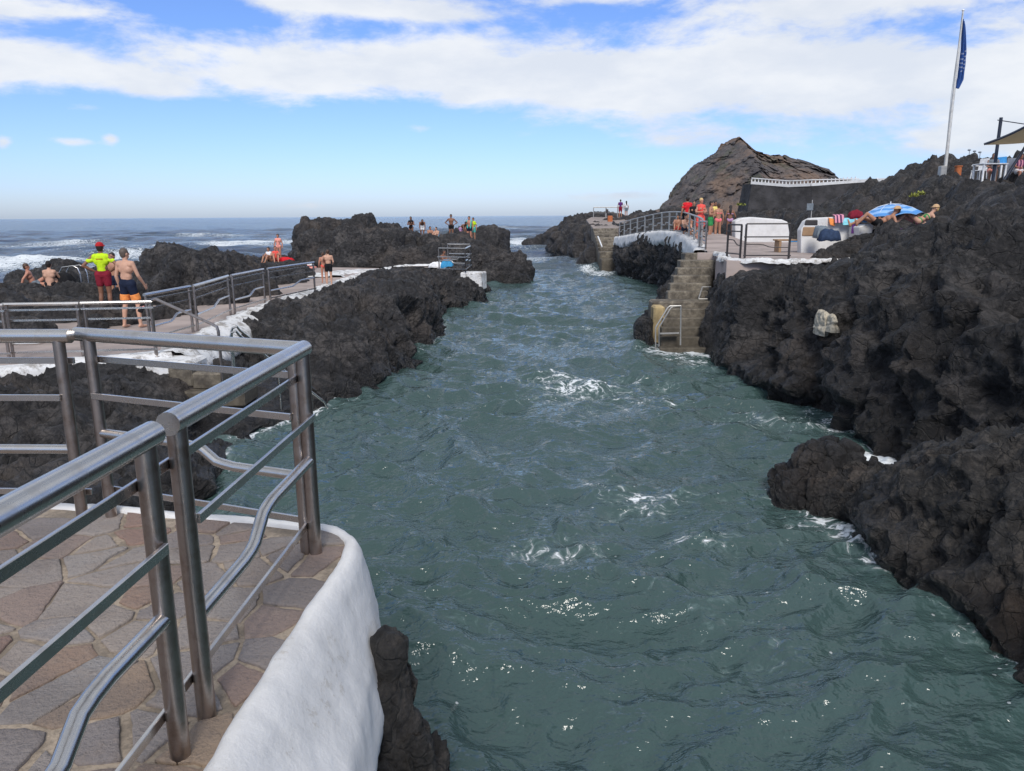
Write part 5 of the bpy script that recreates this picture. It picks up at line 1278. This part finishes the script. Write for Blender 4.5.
person(*PY(451.5, 240.5, 53.5), 180, 'hips', 1.78, 'tanned man with hands on hips standing on the far outcrop', 'skin_brown', [('trunks', 'black')], group=gF)
person(*PY(461, 242.5, 53.0), 110, 'bend', 1.70, 'tanned person bending forward on the far outcrop, left of the green towel', 'skin_brown', [('trunks', 'lilac')], group=gF)
person(*PY(469.5, 243.0, 53.0), 190, 'stand', 1.80, 'bather with a green towel round the shoulders on the far outcrop', 'skin_red', [('trunks', 'navy'), ('towel', 'teal')], group=gF)
person(*PY(473.5, 242.0, 53.5), 200, 'stand', 1.66, 'person in a lime yellow top on the far outcrop behind the green towel', 'skin_tan', [('shirt', 'lime'), ('shorts', 'teal')], group=gF)
person(*PZ(443, 266.5, Z_WALK), 120, 'sit', 1.65, 'bather sitting behind the railing at the walkway tip beside the blue bag', 'skin_brown', [('trunks', 'navy')])
# right side
gR = 'bathers standing at the top of the channel stairs'
person(*PZ(686, 237, 2.64), -10, 'stand', 1.75, 'man in a loose scarlet shirt and black trousers seen from behind on the raised walkway', 'skin_tan', [('shirt', 'scarlet'), ('long_shorts', 'black')], group=gR, fat=1.12)
person(*PZ(699.5, 240, 2.6), 160, 'fold', 1.66, 'fair haired woman in a coral dress facing the group at the stairs', 'skin_red', [('dress', 'coral')], hair=('hair_blond', 'bun'), group=gR, female=True)
person(*PZ(709.5, 241.5, 2.41), 120, 'fold', 1.80, 'tall tanned man with dark green shorts in the middle of the group at the stairs', 'skin_tan', [('shorts', 'green')], group=gR)
person(*PZ(717, 241.0, 2.41), -8, 'stand', 1.70, 'woman in a pink swimsuit seen from behind at the top of the stairs', 'skin_tan', [('brief', 'pink'), ('bikini_top', 'pink')], hair=('hair_brown', 'bun'), group=gR, female=True, vox=.010)
person(*PZ(713.5, 239.0, 2.41), 170, 'fold', 1.86, 'dark haired person wearing pale yellow behind the woman in pink', 'skin_brown', [('tank', 'yellow'), ('shorts', 'navy')], group=gR)
person(*PZ(729, 238.5, 2.41), 10, 'contrapposto', 1.66, 'woman with long dark hair and a lilac bikini seen from behind', 'skin_brown', [('brief', 'lilac'), ('bikini_top', 'lilac')], hair=('hair_dark', 'long'), group=gR, female=True, vox=.010)
person(*PZ(692.5, 238.5, 2.6), 190, 'stand', 1.60, 'dark haired woman in black half hidden behind the coral dress', 'skin_tan', [('swimsuit', 'black')], hair=('hair_dark', 'short'), group=gR, female=True)
person(*PY(677.5, 230.5, 34.5), 200, 'sit', 1.35, 'child sitting on the raised walkway behind its railing, left one of two', 'skin_tan', [('trunks', 'coral')])
person(*PY(684.5, 231.5, 33.5), 160, 'sit', 1.40, 'child sitting on the raised walkway behind its railing, right one of two', 'skin_pale', [('trunks', 'navy')])
person(*PY(620.2, 217.5, 78), 10, 'stand', 1.76, 'man in a dark purple top looking at the horizon from the far path', 'skin_tan', [('shirt', 'purple'), ('long_shorts', 'darkred')])
person(*PY(626, 217.5, 78), -15, 'stand', 1.62, 'woman in a pale top and dark hair beside the man on the far path', 'skin_tan', [('shirt', 'white_cloth'), ('shorts', 'grey')], hair=('hair_dark', 'long'), female=True)

# ------------------------------------------------------------------ blue parasol and the people under it
ux, uy, uz = PY(889.5, 215.5, 24.0)
t = thing('parasol', 'blue striped beach parasol pitched low on the black rocks', 'parasol', (ux, uy, uz - .75))
V, F = [], []; K, G = 32, 10; R_ = .95
for g in range(G + 1):
    for k in range(K):
        a = 2 * math.pi * k / K; r_ = R_ * g / G; sag = .035 * (g / G) ** 2 * (1 - abs(math.cos(a * 4)))
        V.append((r_ * math.cos(a), r_ * math.sin(a), .36 * (1 - (g / G) ** 1.9) - sag * 2))
for g in range(G):
    for k in range(K): F.append((g * K + k, (g + 1) * K + k, (g + 1) * K + (k + 1) % K, g * K + (k + 1) % K))
m, n, b, pos = new_mat('blue striped canvas')
at_ = n.attr('ring'); st_ = n.m('FRACT', n.m('MULTIPLY', at_, 3.5))
n.put(b.inputs['Base Color'], n.mix(n.smooth(st_, .42, .5), (.08, .27, .62), (.28, .48, .80))); n.put(b.inputs['Roughness'], .8); M['parasol'] = m
Rp = Matrix.Rotation(rad(-5), 3, 'Y') @ Matrix.Rotation(rad(-6), 3, 'X')
o = mesh_obj('canopy', [Rp @ Vector(v) + Vector((0, 0, .72)) for v in V], F, M['parasol'], t)
a_ = o.data.attributes.new('ring', 'FLOAT', 'POINT'); a_.data.foreach_set('value', np.array([g / G for g in range(G + 1) for k in range(K)], np.float32))
sm = o.modifiers.new('s', 'SOLIDIFY'); sm.thickness = .006
MB().tube([(ux - .05, uy, uz - 1.3), (ux, uy, uz + .42)], .016, 8).build('pole', M['metal_white'], t, 'auto')
for k in range(8):
    a = 2 * math.pi * k / 8; pts = [Rp @ Vector((r_ * R_ * math.cos(a), r_ * R_ * math.sin(a), .40 * (1 - r_ ** 1.9) - .012)) + Vector((ux, uy, uz - .75 + .72)) for r_ in (.02, .35, .7, 1.0)]
    MB().tube(pts, .006, 5).build('rib', M['metal_white'], t, 'auto')
person(*PY(917, 225.5, 23.4), -84, 'recline', 1.64, 'woman in a green bikini and sun hat lying back beside the blue parasol', 'skin_pale', [('brief', 'green'), ('bikini_top', 'green')], hair=('hair_blond', 'short'), hat=('straw', 'bucket'), female=True)
person(*PY(878, 227.5, 23.2), -80, 'recline', 1.66, 'sunbather with a straw hat lying in the shade under the blue parasol', 'skin_tan', [('trunks', 'black')], hair=('hair_brown', 'short'), hat=('straw', 'brim'))
mb = MB()
def pad(cx, cy, cz, lx, ly, hz_, seed, name, mat, label, cat, rz=0, group=None, drape=.25):
    """soft folded cloth thing: a lumpy pad that sags at its rim"""
    nu = nv = 26; u = np.linspace(-1, 1, nu); Xg, Yg = np.meshgrid(u, u, indexing='ij'); Xf, Yf = Xg.ravel(), Yg.ravel()
    P = np.stack([Xf * lx / 2, Yf * ly / 2, 0 * Xf], 1); q = P * 7 + seed
    edge = np.maximum(np.abs(Xf), np.abs(Yf)) ** 6
    top = hz_ * (1 - edge) + .05 * fbm(q, 3, seed) * (1 - edge * .5) * (1 + hz_ * 2) - drape * np.maximum(0, np.abs(Yf) - .75) * 0
    P[:, 0] += .04 * fbm(q + 5, 2, seed + 1); P[:, 1] += .04 * fbm(q + 9, 2, seed + 2)
    c_, s_ = math.cos(rz), math.sin(rz); X = P[:, 0] * c_ - P[:, 1] * s_; Y = P[:, 0] * s_ + P[:, 1] * c_
    V = np.stack([X, Y, top], 1)
    o = grid_mesh(name, V, nu, nv, M[mat]); o.location = (cx, cy, cz)
    if o.data.polygons[300].normal.z < 0: o.data.flip_normals()
    md = o.modifiers.new('s', 'SOLIDIFY'); md.thickness = .02
    return tag(o, label, cat, group)
def hung(px0, py0, px1, py1, Y, mat, label, seed, name='towel', tilt=.25):
    """towel hanging over a bench back, with folds; corners given on the survey"""
    a, b = WY(px0, py0, Y), WY(px1, py1, Y); nu, nv = 24, 18
    U_, V_ = np.meshgrid(np.linspace(0, 1, nu), np.linspace(0, 1, nv), indexing='ij'); U_, V_ = U_.ravel(), V_.ravel()
    X = a.x + (b.x - a.x) * U_; Z = a.z + (b.z - a.z) * V_; P = np.stack([X * 6, V_ * .8, 0 * X + seed], 1)
    Yy = Y - .03 - tilt * V_ * .35 - .05 * fbm(P, 3, seed) - .02; Z = Z + .05 * fbm(np.stack([X * 3, 0 * X, 0 * X + seed], 1), 2, seed) + .0
    top = V_ < .12; Yy = np.where(top, Yy + .18 * (1 - V_ / .12), Yy)
    X = X + .03 * fbm(P + 4, 2, seed + 3)
    o = grid_mesh(name, np.stack([X - a.x, Yy - Y, Z - b.z], 1), nu, nv, M[mat]); o.location = (a.x, Y, b.z)
    md = o.modifiers.new('s', 'SOLIDIFY'); md.thickness = .018
    return tag(o, label, 'towel')
x, y, z = PY(920, 227.5, 23.4); pad(x - .15, y + .1, z - .13, 1.2, .6, .10, 3, 'towel', 'purple', 'dark purple towel spread on the rocks under the woman in the green bikini', 'towel')
x, y, z = PY(884, 230.5, 24.2); pad(x, y + .1, z - .14, 1.3, .6, .10, 5, 'towel', 'darkblue', 'dark blue towel on the rocks in the shade of the parasol', 'towel')

# white built seats with towels and bags
Yb = 24.6
def poly_extr(name, pts_px, Y, depth, mat, parent, label=None):
    pts = [WY(x, y, Y) for x, y in pts_px]; n_ = len(pts); mb = MB()
    mb.add([(p.x, Y, p.z) for p in pts] + [(p.x, Y + depth, p.z) for p in pts], [tuple(range(n_)), tuple(range(2 * n_ - 1, n_ - 1, -1))] + [(i, i + n_, (i + 1) % n_ + n_, (i + 1) % n_) for i in range(n_)])
    o = mb.build(name, mat, parent)
    bm_ = o.modifiers.new('b', 'BEVEL'); bm_.width = .03; bm_.segments = 2; bm_.limit_method = 'ANGLE'
    return o
p0 = WY(802, 240, Yb)
t = thing('seat_wall', 'white painted seat wall heaped with towels and clothes on the right terrace', 'seat', (p0.x, Yb, Z_PLAT))
poly_extr('back_wall', [(801, 255), (801, 230), (806, 221), (812, 218), (836, 217), (850, 222), (874, 229), (874, 252), (801, 262)][:8], Yb, .35, M['white'], t)
poly_extr('end_wall', [(858, 262), (859, 227), (866, 224), (874, 224), (871, 240), (869, 262)], Yb - .8, .75, M['white'], t)
for k, (a_, b_, c_, d_) in enumerate(((804.5, 219.8, 818, 225.2), (802, 227, 816, 236))):
    poly_extr('recess_panel', [(a_, d_), (a_ + 1.5, b_), (c_, b_), (c_, d_)], Yb - .03, .06, M['wood'] if k else M['dark_rail'], t)
a, b = WY(792, 240, Yb), WY(802, 240, Yb)
t2 = thing('wooden_bench', 'low wooden bench against the white walls on the right terrace', 'bench', (a.x, 25.2, Z_PLAT))
for k in range(3): MB().box(((a.x + b.x) / 2, 25.0 + k * .17, 2.78), (1.0, .14, .05), None, .01).build('slat', M['wood'], t2)
for sx__ in (-.4, .4): MB().box(((a.x + b.x) / 2 + sx__, 25.17, 2.57), (.08, .45, .36), None, .01).build('leg', M['wood'], t2)
# long white parapet behind the terrace
t = MB(); pts = [(735, 243), (735, 221), (742, 218), (752, 217), (782, 219.5), (788, 222), (791, 243)]
pp = [WY(x, y, 34) for x, y in pts]; n_ = len(pp)
t.add([(p.x, 34, max(p.z, 2.35)) for p in pp] + [(p.x + .1, 34.9, max(p.z, 2.35)) for p in pp], [tuple(range(n_)), tuple(range(2 * n_ - 1, n_ - 1, -1))] + [(i, i + n_, (i + 1) % n_ + n_, (i + 1) % n_) for i in range(n_)])
o = t.build('white_wall', M['white']); md = o.modifiers.new('b', 'BEVEL'); md.width = .06; md.segments = 3; tag(o, 'long low white painted wall at the back of the right terrace, behind the dark railing', 'wall')
hung(828, 217.5, 833, 225, Yb, 'orange', 'narrow orange red towel hanging over the white seat wall', 31)
hung(834, 214.5, 842, 223, Yb - .1, 'pink_stripe', 'dark and pink striped towel on top of the white seat wall', 33)
hung(842, 218, 858, 225, Yb - .15, 'aqua', 'aqua blue towel spread over the white seat wall', 35)
hung(851, 222, 862, 233, Yb - .3, 'purple', 'purple towel hanging at the right end of the white seat wall', 37)
x, y, z = PY(855, 218.5, Yb - .1); pad(x, y, z, .42, .3, .24, 41, 'bag', 'darkred', 'dark red bundle of clothes on top of the seat wall next to the aqua towel', 'clothes')
x, y, z = PY(821, 236, Yb - .7); pad(x, y, z - .05, .42, .4, .36, 43, 'bag', 'grey', 'pale grey bag of clothes leaning on the seat wall', 'bag')
x, y, z = PY(829, 239, Yb - 1.0); pad(x, y, z - .05, .62, .4, .32, 45, 'bag', 'darkblue', 'dark blue rucksack slumped in front of the white seat wall', 'bag')
x, y, z = PZ(792, 239.5, Z_PLAT); pad(x - .6, y - 3.0, Z_PLAT + .02, 1.9, .9, .05, 47, 'mat', 'blue', 'blue beach mat laid on the right terrace behind the railing', 'mat')
pad(x + .55, y - 3.4, Z_PLAT + .03, .9, .7, .08, 49, 'towel', 'coral', 'coral red towel crumpled on the terrace floor beside the blue mat', 'towel')
pad(x + .9, y - 4.4, Z_PLAT + .03, 1.2, .8, .08, 51, 'towel', 'white_cloth', 'white towel crumpled on the terrace floor in front of the coral one', 'towel')
# things on the left walkway
x, y, z = PZ(447.5, 269, Z_WALK); pad(x, y, z, .62, .45, .42, 53, 'beach_bag', 'blue_bright', 'bright blue beach bag behind the railing at the walkway tip', 'bag')
x, y, z = PZ(437, 267.5, Z_WALK); pad(x, y, z, .8, .5, .25, 55, 'towel', 'white_cloth', 'pale towel beside the blue beach bag at the walkway tip', 'towel')
x, y, z = PY(290, 265, 37); pad(x, y, Z_WALK + .08, 2.4, .9, .10, 57, 'towel', 'salmon', 'long salmon pink towel spread at the end of the receding railing', 'towel')
x, y, z = PY(283, 259.5, 42); pad(x + .1, y, z - .08, .9, .7, .18, 59, 'towel', 'scarlet', 'scarlet towel heaped beside the seated group on the far walkway', 'towel')
x, y, z = PY(301, 260, 39); pad(x, y, Z_WALK + .06, 1.0, .8, .12, 61, 'towel', 'white_cloth', 'white towel to the right of the long salmon towel', 'towel')
x, y, z = PY(63, 291, 24.4); pad(x, y, z - .02, .75, .5, .55, 63, 'rucksack', 'black', 'black rucksack on the left rocks next to the woman with tied hair', 'bag')
x, y, z = PY(141.5, 308, 17.0)
t = thing('sandals', 'pair of dark sandals dangling from the hand of the bare chested man', 'sandals', (x, y, z))
for k in (0, .05):
    MB().box((x + k, y - k, z + .02), (.09, .03, .26), Matrix.Rotation(.5, 3, 'Y'), .012).build('sole', M['black'], t)
    MB().tube([(x + k - .05, y - k - .02, z), (x + k, y - k - .06, z + .03), (x + k + .05, y - k - .02, z + .05)], .009, 6).build('strap', M['salmon'], t)

# ------------------------------------------------------------------ sign, plants, pale rock patch
sp = WY(811, 219, 30.5); zt = WY(811, 200, 30.5).z
t = thing('sign_post', 'small grey notice board on a thin post behind the white walls', 'sign', (sp.x, 30.5, sp.z))
MB().tube([(sp.x, 30.5, sp.z - 1.2), (sp.x, 30.5, zt)], .02, 8).build('post', M['rail_pale'], t, 'auto')
MB().box((sp.x - .09, 30.46, (zt + sp.z) / 2 + .10), (.25, .03, .26), None, .005).build('board', M['grey'], t)
def bush(px, py, Y, w_, h_, label, seed):
    c = WY(px, py, Y); r = random.Random(seed); mb = MB()
    for k in range(70):
        a = r.uniform(0, 6.28); rr_ = w_ / 2 * math.sqrt(r.random()); bx, by = c.x + rr_ * math.cos(a), Y + rr_ * math.sin(a); bz = c.z - h_ * .5 + r.uniform(0, h_) * (1 - (rr_ / (w_ / 2)) ** 2 * .6)
        d = Vector((r.uniform(-1, 1), r.uniform(-1, 1), r.uniform(.2, 1))).normalized() * r.uniform(.06, .14); sd_ = d.cross(Vector((0, 0, 1))).normalized() * .035
        p = Vector((bx, by, bz)); mb.add([p - sd_ * .3, p + d * .5 - sd_, p + d, p + d * .5 + sd_, p + sd_ * .3], [(0, 1, 2, 3, 4)])
    o = mb.build('shrub', M['leaf'], None, False, (c.x, Y, c.z - h_ / 2)); tag(o, label, 'shrub', 'yellow green shrubs on the dark rock')
bush(741, 204.5, 45, .5, .12, 'small yellow green shrub just right of the heads of the standing group', 3)
bush(914, 195.5, 30, .32, .12, 'yellow green shrub on the dark slope above the parasol, left one of the pair', 5)
bush(921, 193.5, 31, .30, .12, 'yellow green shrub on the dark slope above the parasol, right one of the pair', 6)
c0 = WY(836, 320, 14.2)
t = mounds('pale_stone', [(WY(834, 320, 13.9).x - .03, 14.35, WY(834, 313, 13.9).z, .09, .30, WY(834, 327, 13.9).z - .2), (WY(841, 326, 13.6).x, 14.0, WY(841, 318, 13.6).z, .07, .2, WY(841, 329, 13.6).z - .1)], M['pale'], seed=63, res=.02, coarse=.10, fine=.6)
tag(t, 'pale cream coloured stone lodged in the dark right hand cliff', 'stone')

# ------------------------------------------------------------------ sea wall with balustrade
YA, YB_ = 100.0, 92.0
la = [(752, 183.5, 100), (790, 186.5, 97), (812, 185.5, 95), (860, 182, 93), (922, 178.5, 90), (960, 178, 88)]
tp = [WY(x, y, Y) for x, y, Y in la]
t = thing('sea_wall', 'long dark sea wall topped by a white balustrade in front of the rock island', 'wall', tuple(tp[0]))
mb = MB(); vs_ = []
for i, p in enumerate(tp):
    lean = 2.0
    xo = -1.2 if i == 0 else 0
    vs_ += [(p.x, p.y, p.z), (p.x, p.y + 4, p.z), (p.x + xo, p.y + 4, -1), (p.x + xo * 1.3, p.y - lean, -1)]
fs_ = []
for i in range(len(tp) - 1):
    for k in range(4): a = i * 4 + k; b_ = i * 4 + (k + 1) % 4; fs_.append((a, a + 4, b_ + 4, b_))
fs_ += [(0, 1, 2, 3), tuple(len(vs_) - 1 - k for k in range(4))]
mb.add(vs_, fs_); mb.build('wall', M['seawall'], t)
mb = MB()
for a, b_ in zip(tp[:-1], tp[1:]): mb.bar(a + Vector((0, .2, .10)), b_ + Vector((0, .2, .10)), .5, .34)
mb.build('coping', M['white'], t)
mb = MB(); mr = MB()
lim = 3
for a, b_ in list(zip(tp[:-1], tp[1:]))[:lim]:
    mr.bar(a + Vector((0, .2, .68)), b_ + Vector((0, .2, .68 if b_ is not tp[lim] else .36)), .25, .12)
    L = (b_ - a).length; k_ = int(L / .42)
    for q_ in range(k_):
        p = a + (b_ - a) * (q_ / k_); hh = .60; mb.box((p.x, p.y + .2, p.z + .24 + hh / 2 - .12), (.11, .11, hh - .12))
mr.build('balustrade_rail', M['white'], t); mb.build('balusters', M['white'], t)
for k, px in enumerate((868, 877, 888, 899, 908)):
    p = WY(px, 181, 92.5); o = MB().tube([(p.x, p.y, p.z - .6), (p.x, p.y, p.z + .35)], .10, 6).build('bollard', M['metal_white'], None, 'auto', (p.x, p.y, p.z - .6))
    tag(o, 'white bollard on the far sea wall, one of a sparse row', 'bollard', 'white bollards along the sea wall')

# ------------------------------------------------------------------ flag
fb = WY(943.5, 183, 38); top_z = WY(961, 11, 38).z
t = thing('flagpole', 'tall slim white flagpole with a limp blue flag on the rocks', 'flagpole', (fb.x, 38, fb.z))
MB().tube([(fb.x, 38, fb.z - .5), (fb.x, 38, fb.z + 3), (fb.x, 38, top_z)], [.085, .070, .040], 10).build('pole', M['pole_grey'], t, 'auto')
MB().ell((fb.x, 38, top_z + .03), (.06, .06, .05)).build('finial', M['metal_white'], t, True)
MB().box((fb.x - .12, 38, fb.z + .30), (.30, .30, 1.0), None, .03).build('base', M['rail_pale'], t)
MB().tube([(fb.x - .07, 37.95, fb.z + .4), (fb.x - .16, 37.9, fb.z + 4), (fb.x - .03, 37.95, top_z - .1)], .012, 5).build('rope', M['rail_pale'], t)
nu, nv = 30, 70; z1, z0 = WY(960, 19, 38).z, WY(962, 88, 38).z
U_, V_ = np.meshgrid(np.linspace(0, 1, nu), np.linspace(0, 1, nv), indexing='ij'); U_, V_ = U_.ravel(), V_.ravel()
Wd = .10 + .32 * np.clip(V_ * 2.2, 0, 1) ** .8 * np.clip((1.06 - V_) * 5, .25, 1)
ph = U_ * math.pi * 5 + 1.2 * fbm(np.stack([V_ * 3, U_ * 2, 0 * U_], 1), 2, 3)
X = .03 + Wd * (.25 + .75 * U_) * .9 - .02 + .03 * np.cos(ph); Yy = -.02 + .10 * np.sin(ph) * (1 - .0 * V_)
Z = z1 + (z0 - z1) * V_ - .22 * U_ * (1 - V_) + .05 * np.sin(ph)
o = grid_mesh('flag', np.stack([X, Yy, Z - fb.z], 1), nu, nv, None, attrs={'fu': U_, 'fv': V_}); o.parent = t
m, n, b, pos = new_mat('blue flag cloth'); fu, fv = n.attr('fu'), n.attr('fv')
wv = n.m('ADD', fv, n.m('MULTIPLY', fu, .14))
def band(c_, w_, lo, hi): return n.m('MULTIPLY', n.m('LESS_THAN', n.m('ABSOLUTE', n.m('SUBTRACT', wv, c_)), w_), n.m('MULTIPLY', n.m('GREATER_THAN', fu, lo), n.m('LESS_THAN', fu, hi)))
mk = None
for c_, lo, hi in ((.52, .15, .75), (.60, .1, .85), (.66, .1, .85), (.72, .15, .85), (.78, .25, .8)):
    q_ = band(c_, .011, lo, hi); mk = q_ if mk is None else n.m('MAXIMUM', mk, q_)
n.put(b.inputs['Base Color'], n.mix(n.m('MULTIPLY', mk, .35), (.012, .06, .24), (.6, .65, .72))); n.put(b.inputs['Roughness'], .8); o.data.materials.append(m)
md = o.modifiers.new('s', 'SOLIDIFY'); md.thickness = .01

# ------------------------------------------------------------------ shade sail, tables and chairs at the top right
Ys = 33.0
pt, pb = WY(998, 117.5, Ys), WY(993, 178, Ys)
t = thing('shade_sail', 'cream shade sail stretched from dark blue steel posts at the right edge of the photo', 'shade sail', (pb.x, Ys, pb.z - .3))
MB().tube([(pb.x, Ys, pb.z - .5), (pb.x + .02, Ys, pt.z)], .065, 12).build('post', M['pole_blue'], t, 'auto')
a, b_ = WY(1008, 174, Ys - .2), WY(1040, 124, Ys - .2)
MB().tube([a - (b_ - a) * .15, b_], .06, 12).build('brace', M['pole_blue'], t, 'auto')
c1_, c2_, c3_ = WY(984, 145, Ys - 1.0), WY(1064, 104, Ys - 2.2), WY(1082, 131, Ys + 3.2)
nu = 20; V, F = [], []
for i in range(nu + 1):
    for k in range(nu + 1):
        u, v = i / nu, k / nu; p = c1_ * (1 - u) + (c2_ * (1 - v) + c3_ * v) * u
        sag = .30 * math.sin(math.pi * u) * (1 - .0) + .20 * u * math.sin(math.pi * v); inn = .35 * math.sin(math.pi * u) * (v - .5) * .5
        V.append((p.x, p.y - inn, p.z - sag * .55))
for i in range(nu):
    for k in range(nu): a_ = i * (nu + 1) + k; F.append((a_, a_ + 1, a_ + nu + 2, a_ + nu + 1))
w0 = world_loc(t)
o = mesh_obj('sail', [Vector(v) - w0 for v in V], F, M['sail'], t); md = o.modifiers.new('s', 'SOLIDIFY'); md.thickness = .015
hem = [Vector(V[i * (nu + 1)]) + Vector((0, 0, .03)) for i in range(nu + 1)]; MB().tube(hem, .05, 6).build('hem', M['pole_blue'], t, 'auto')
MB().tube([pt - Vector((0, 0, .1)), WY(1024, 124, Ys - 1.5)], .02, 6).build('cable', M['pole_blue'], t)
def plastic_chair(px, py, Y, rz, label):
    p = WY(px, py, Y); t = thing('plastic_chair', label, 'chair', tuple(p), 'white chairs on the upper terrace'); t.rotation_euler = (0, 0, rz)
    def add(name, mb): o = mb.build(name, M['plastic_white'], None); o.parent = t
    add('seat', MB().box((0, 0, .44), (.46, .46, .04), None, .012)); add('backrest', MB().box((0, .23, .72), (.44, .035, .50), Matrix.Rotation(-.18, 3, 'X'), .015))
    for sx__ in (-.2, .2):
        for sy__ in (-.2, .2): add('leg', MB().tube([(sx__ * 1.12, sy__ * 1.12, 0), (sx__, sy__, .43)], .022, 6))
        add('armrest', MB().box((sx__ * 1.15, 0, .66), (.05, .44, .03), None, .008))
    return t
gz = WY(990, 182, 33.6).z
def table(px, py, Y, label):
    p = WY(px, py, Y); t = thing('table', label, 'table', (p.x, Y, p.z), 'white tables on the upper terrace')
    MB().box((p.x, Y, p.z + .72), (1.05, .8, .05), None, .01).build('tabletop', M['plastic_white'], t)
    for sx__ in (-.46, .46):
        for sy__ in (-.34, .34): MB().box((p.x + sx__, Y + sy__, p.z + .35), (.07, .07, .70), None, .008).build('leg', M['plastic_white'], t)
table(988, 182, 33.2, 'white table in front of the person seated under the shade sail')
table(1005, 181, 36.0, 'white table further right behind the slanting brace')
plastic_chair(1013, 182, 33.5, 2.2, 'white chair at the far right under the shade sail')
plastic_chair(978, 181, 35, -1.2, 'white chair left of the dark blue post')
x, y, z = PY(990.5, 184, 34.2); person(x, y, z, 205, 'chair', 1.74, 'person in a dark top sitting at the white table by the dark blue post', 'skin_tan', [('shirt', 'grey'), ('shorts', 'salmon')], hair=('hair_grey', 'short'))
x, y, z = PY(1017, 184.5, 33.0); person(x, y, z, 190, 'chair', 1.68, 'person in a pink and white top sitting at the right edge under the sail', 'skin_red', [('shirt', 'pink_stripe'), ('shorts', 'white_cloth')], hair=('hair_brown', 'short'))
x, y, z = PY(1000, 178, 36); t = thing('notice_board', 'tilted blue board standing beside the dark blue post on the upper terrace', 'board', (x, y, z))
MB().box((x, y, WY(1000, 161, 36).z), (.40, .05, .36), Matrix.Rotation(-.10, 3, 'Y'), .01).build('panel', M['blue'], t); MB().tube([(x, y + .05, z), (x, y + .05, WY(1000, 162, 36).z)], .03, 6).build('post', M['pole_blue'], t, 'auto')
x, y, z = PY(957.5, 176, 40); t = thing('lifebuoy_box', 'orange red box on the rocks just right of the flagpole base', 'box', (x, y, z))
MB().box((x, y, z + .22), (.26, .25, .46), None, .04).build('body', M['rust'], t); MB().box((x, y - .01, z + .47), (.30, .28, .06), None, .02).build('lid', M['rust'], t)
for k, (px, py) in enumerate(((969.7, 150), (975, 151.2), (980.3, 152.2))):
    p = WY(px, py, 190); t = thing('street_lamp', ['thin street lamp on the skyline right of the flag, leftmost and tallest of three', 'thin street lamp on the skyline, middle one of three', 'thin street lamp on the skyline, rightmost of three nearest the sail post'][k], 'street lamp', (p.x, 190, p.z - 6), 'street lamps on the skyline')
    MB().tube([(p.x, 190, p.z - 8), (p.x, 190, p.z)], [.10, .07], 6).build('post', M['lamp_grey'], t, 'auto')
    MB().ell((p.x - .1, 190, p.z), (.42, .3, .22), None, 6, 10).build('lamp_head', M['lamp_grey'], t, True)
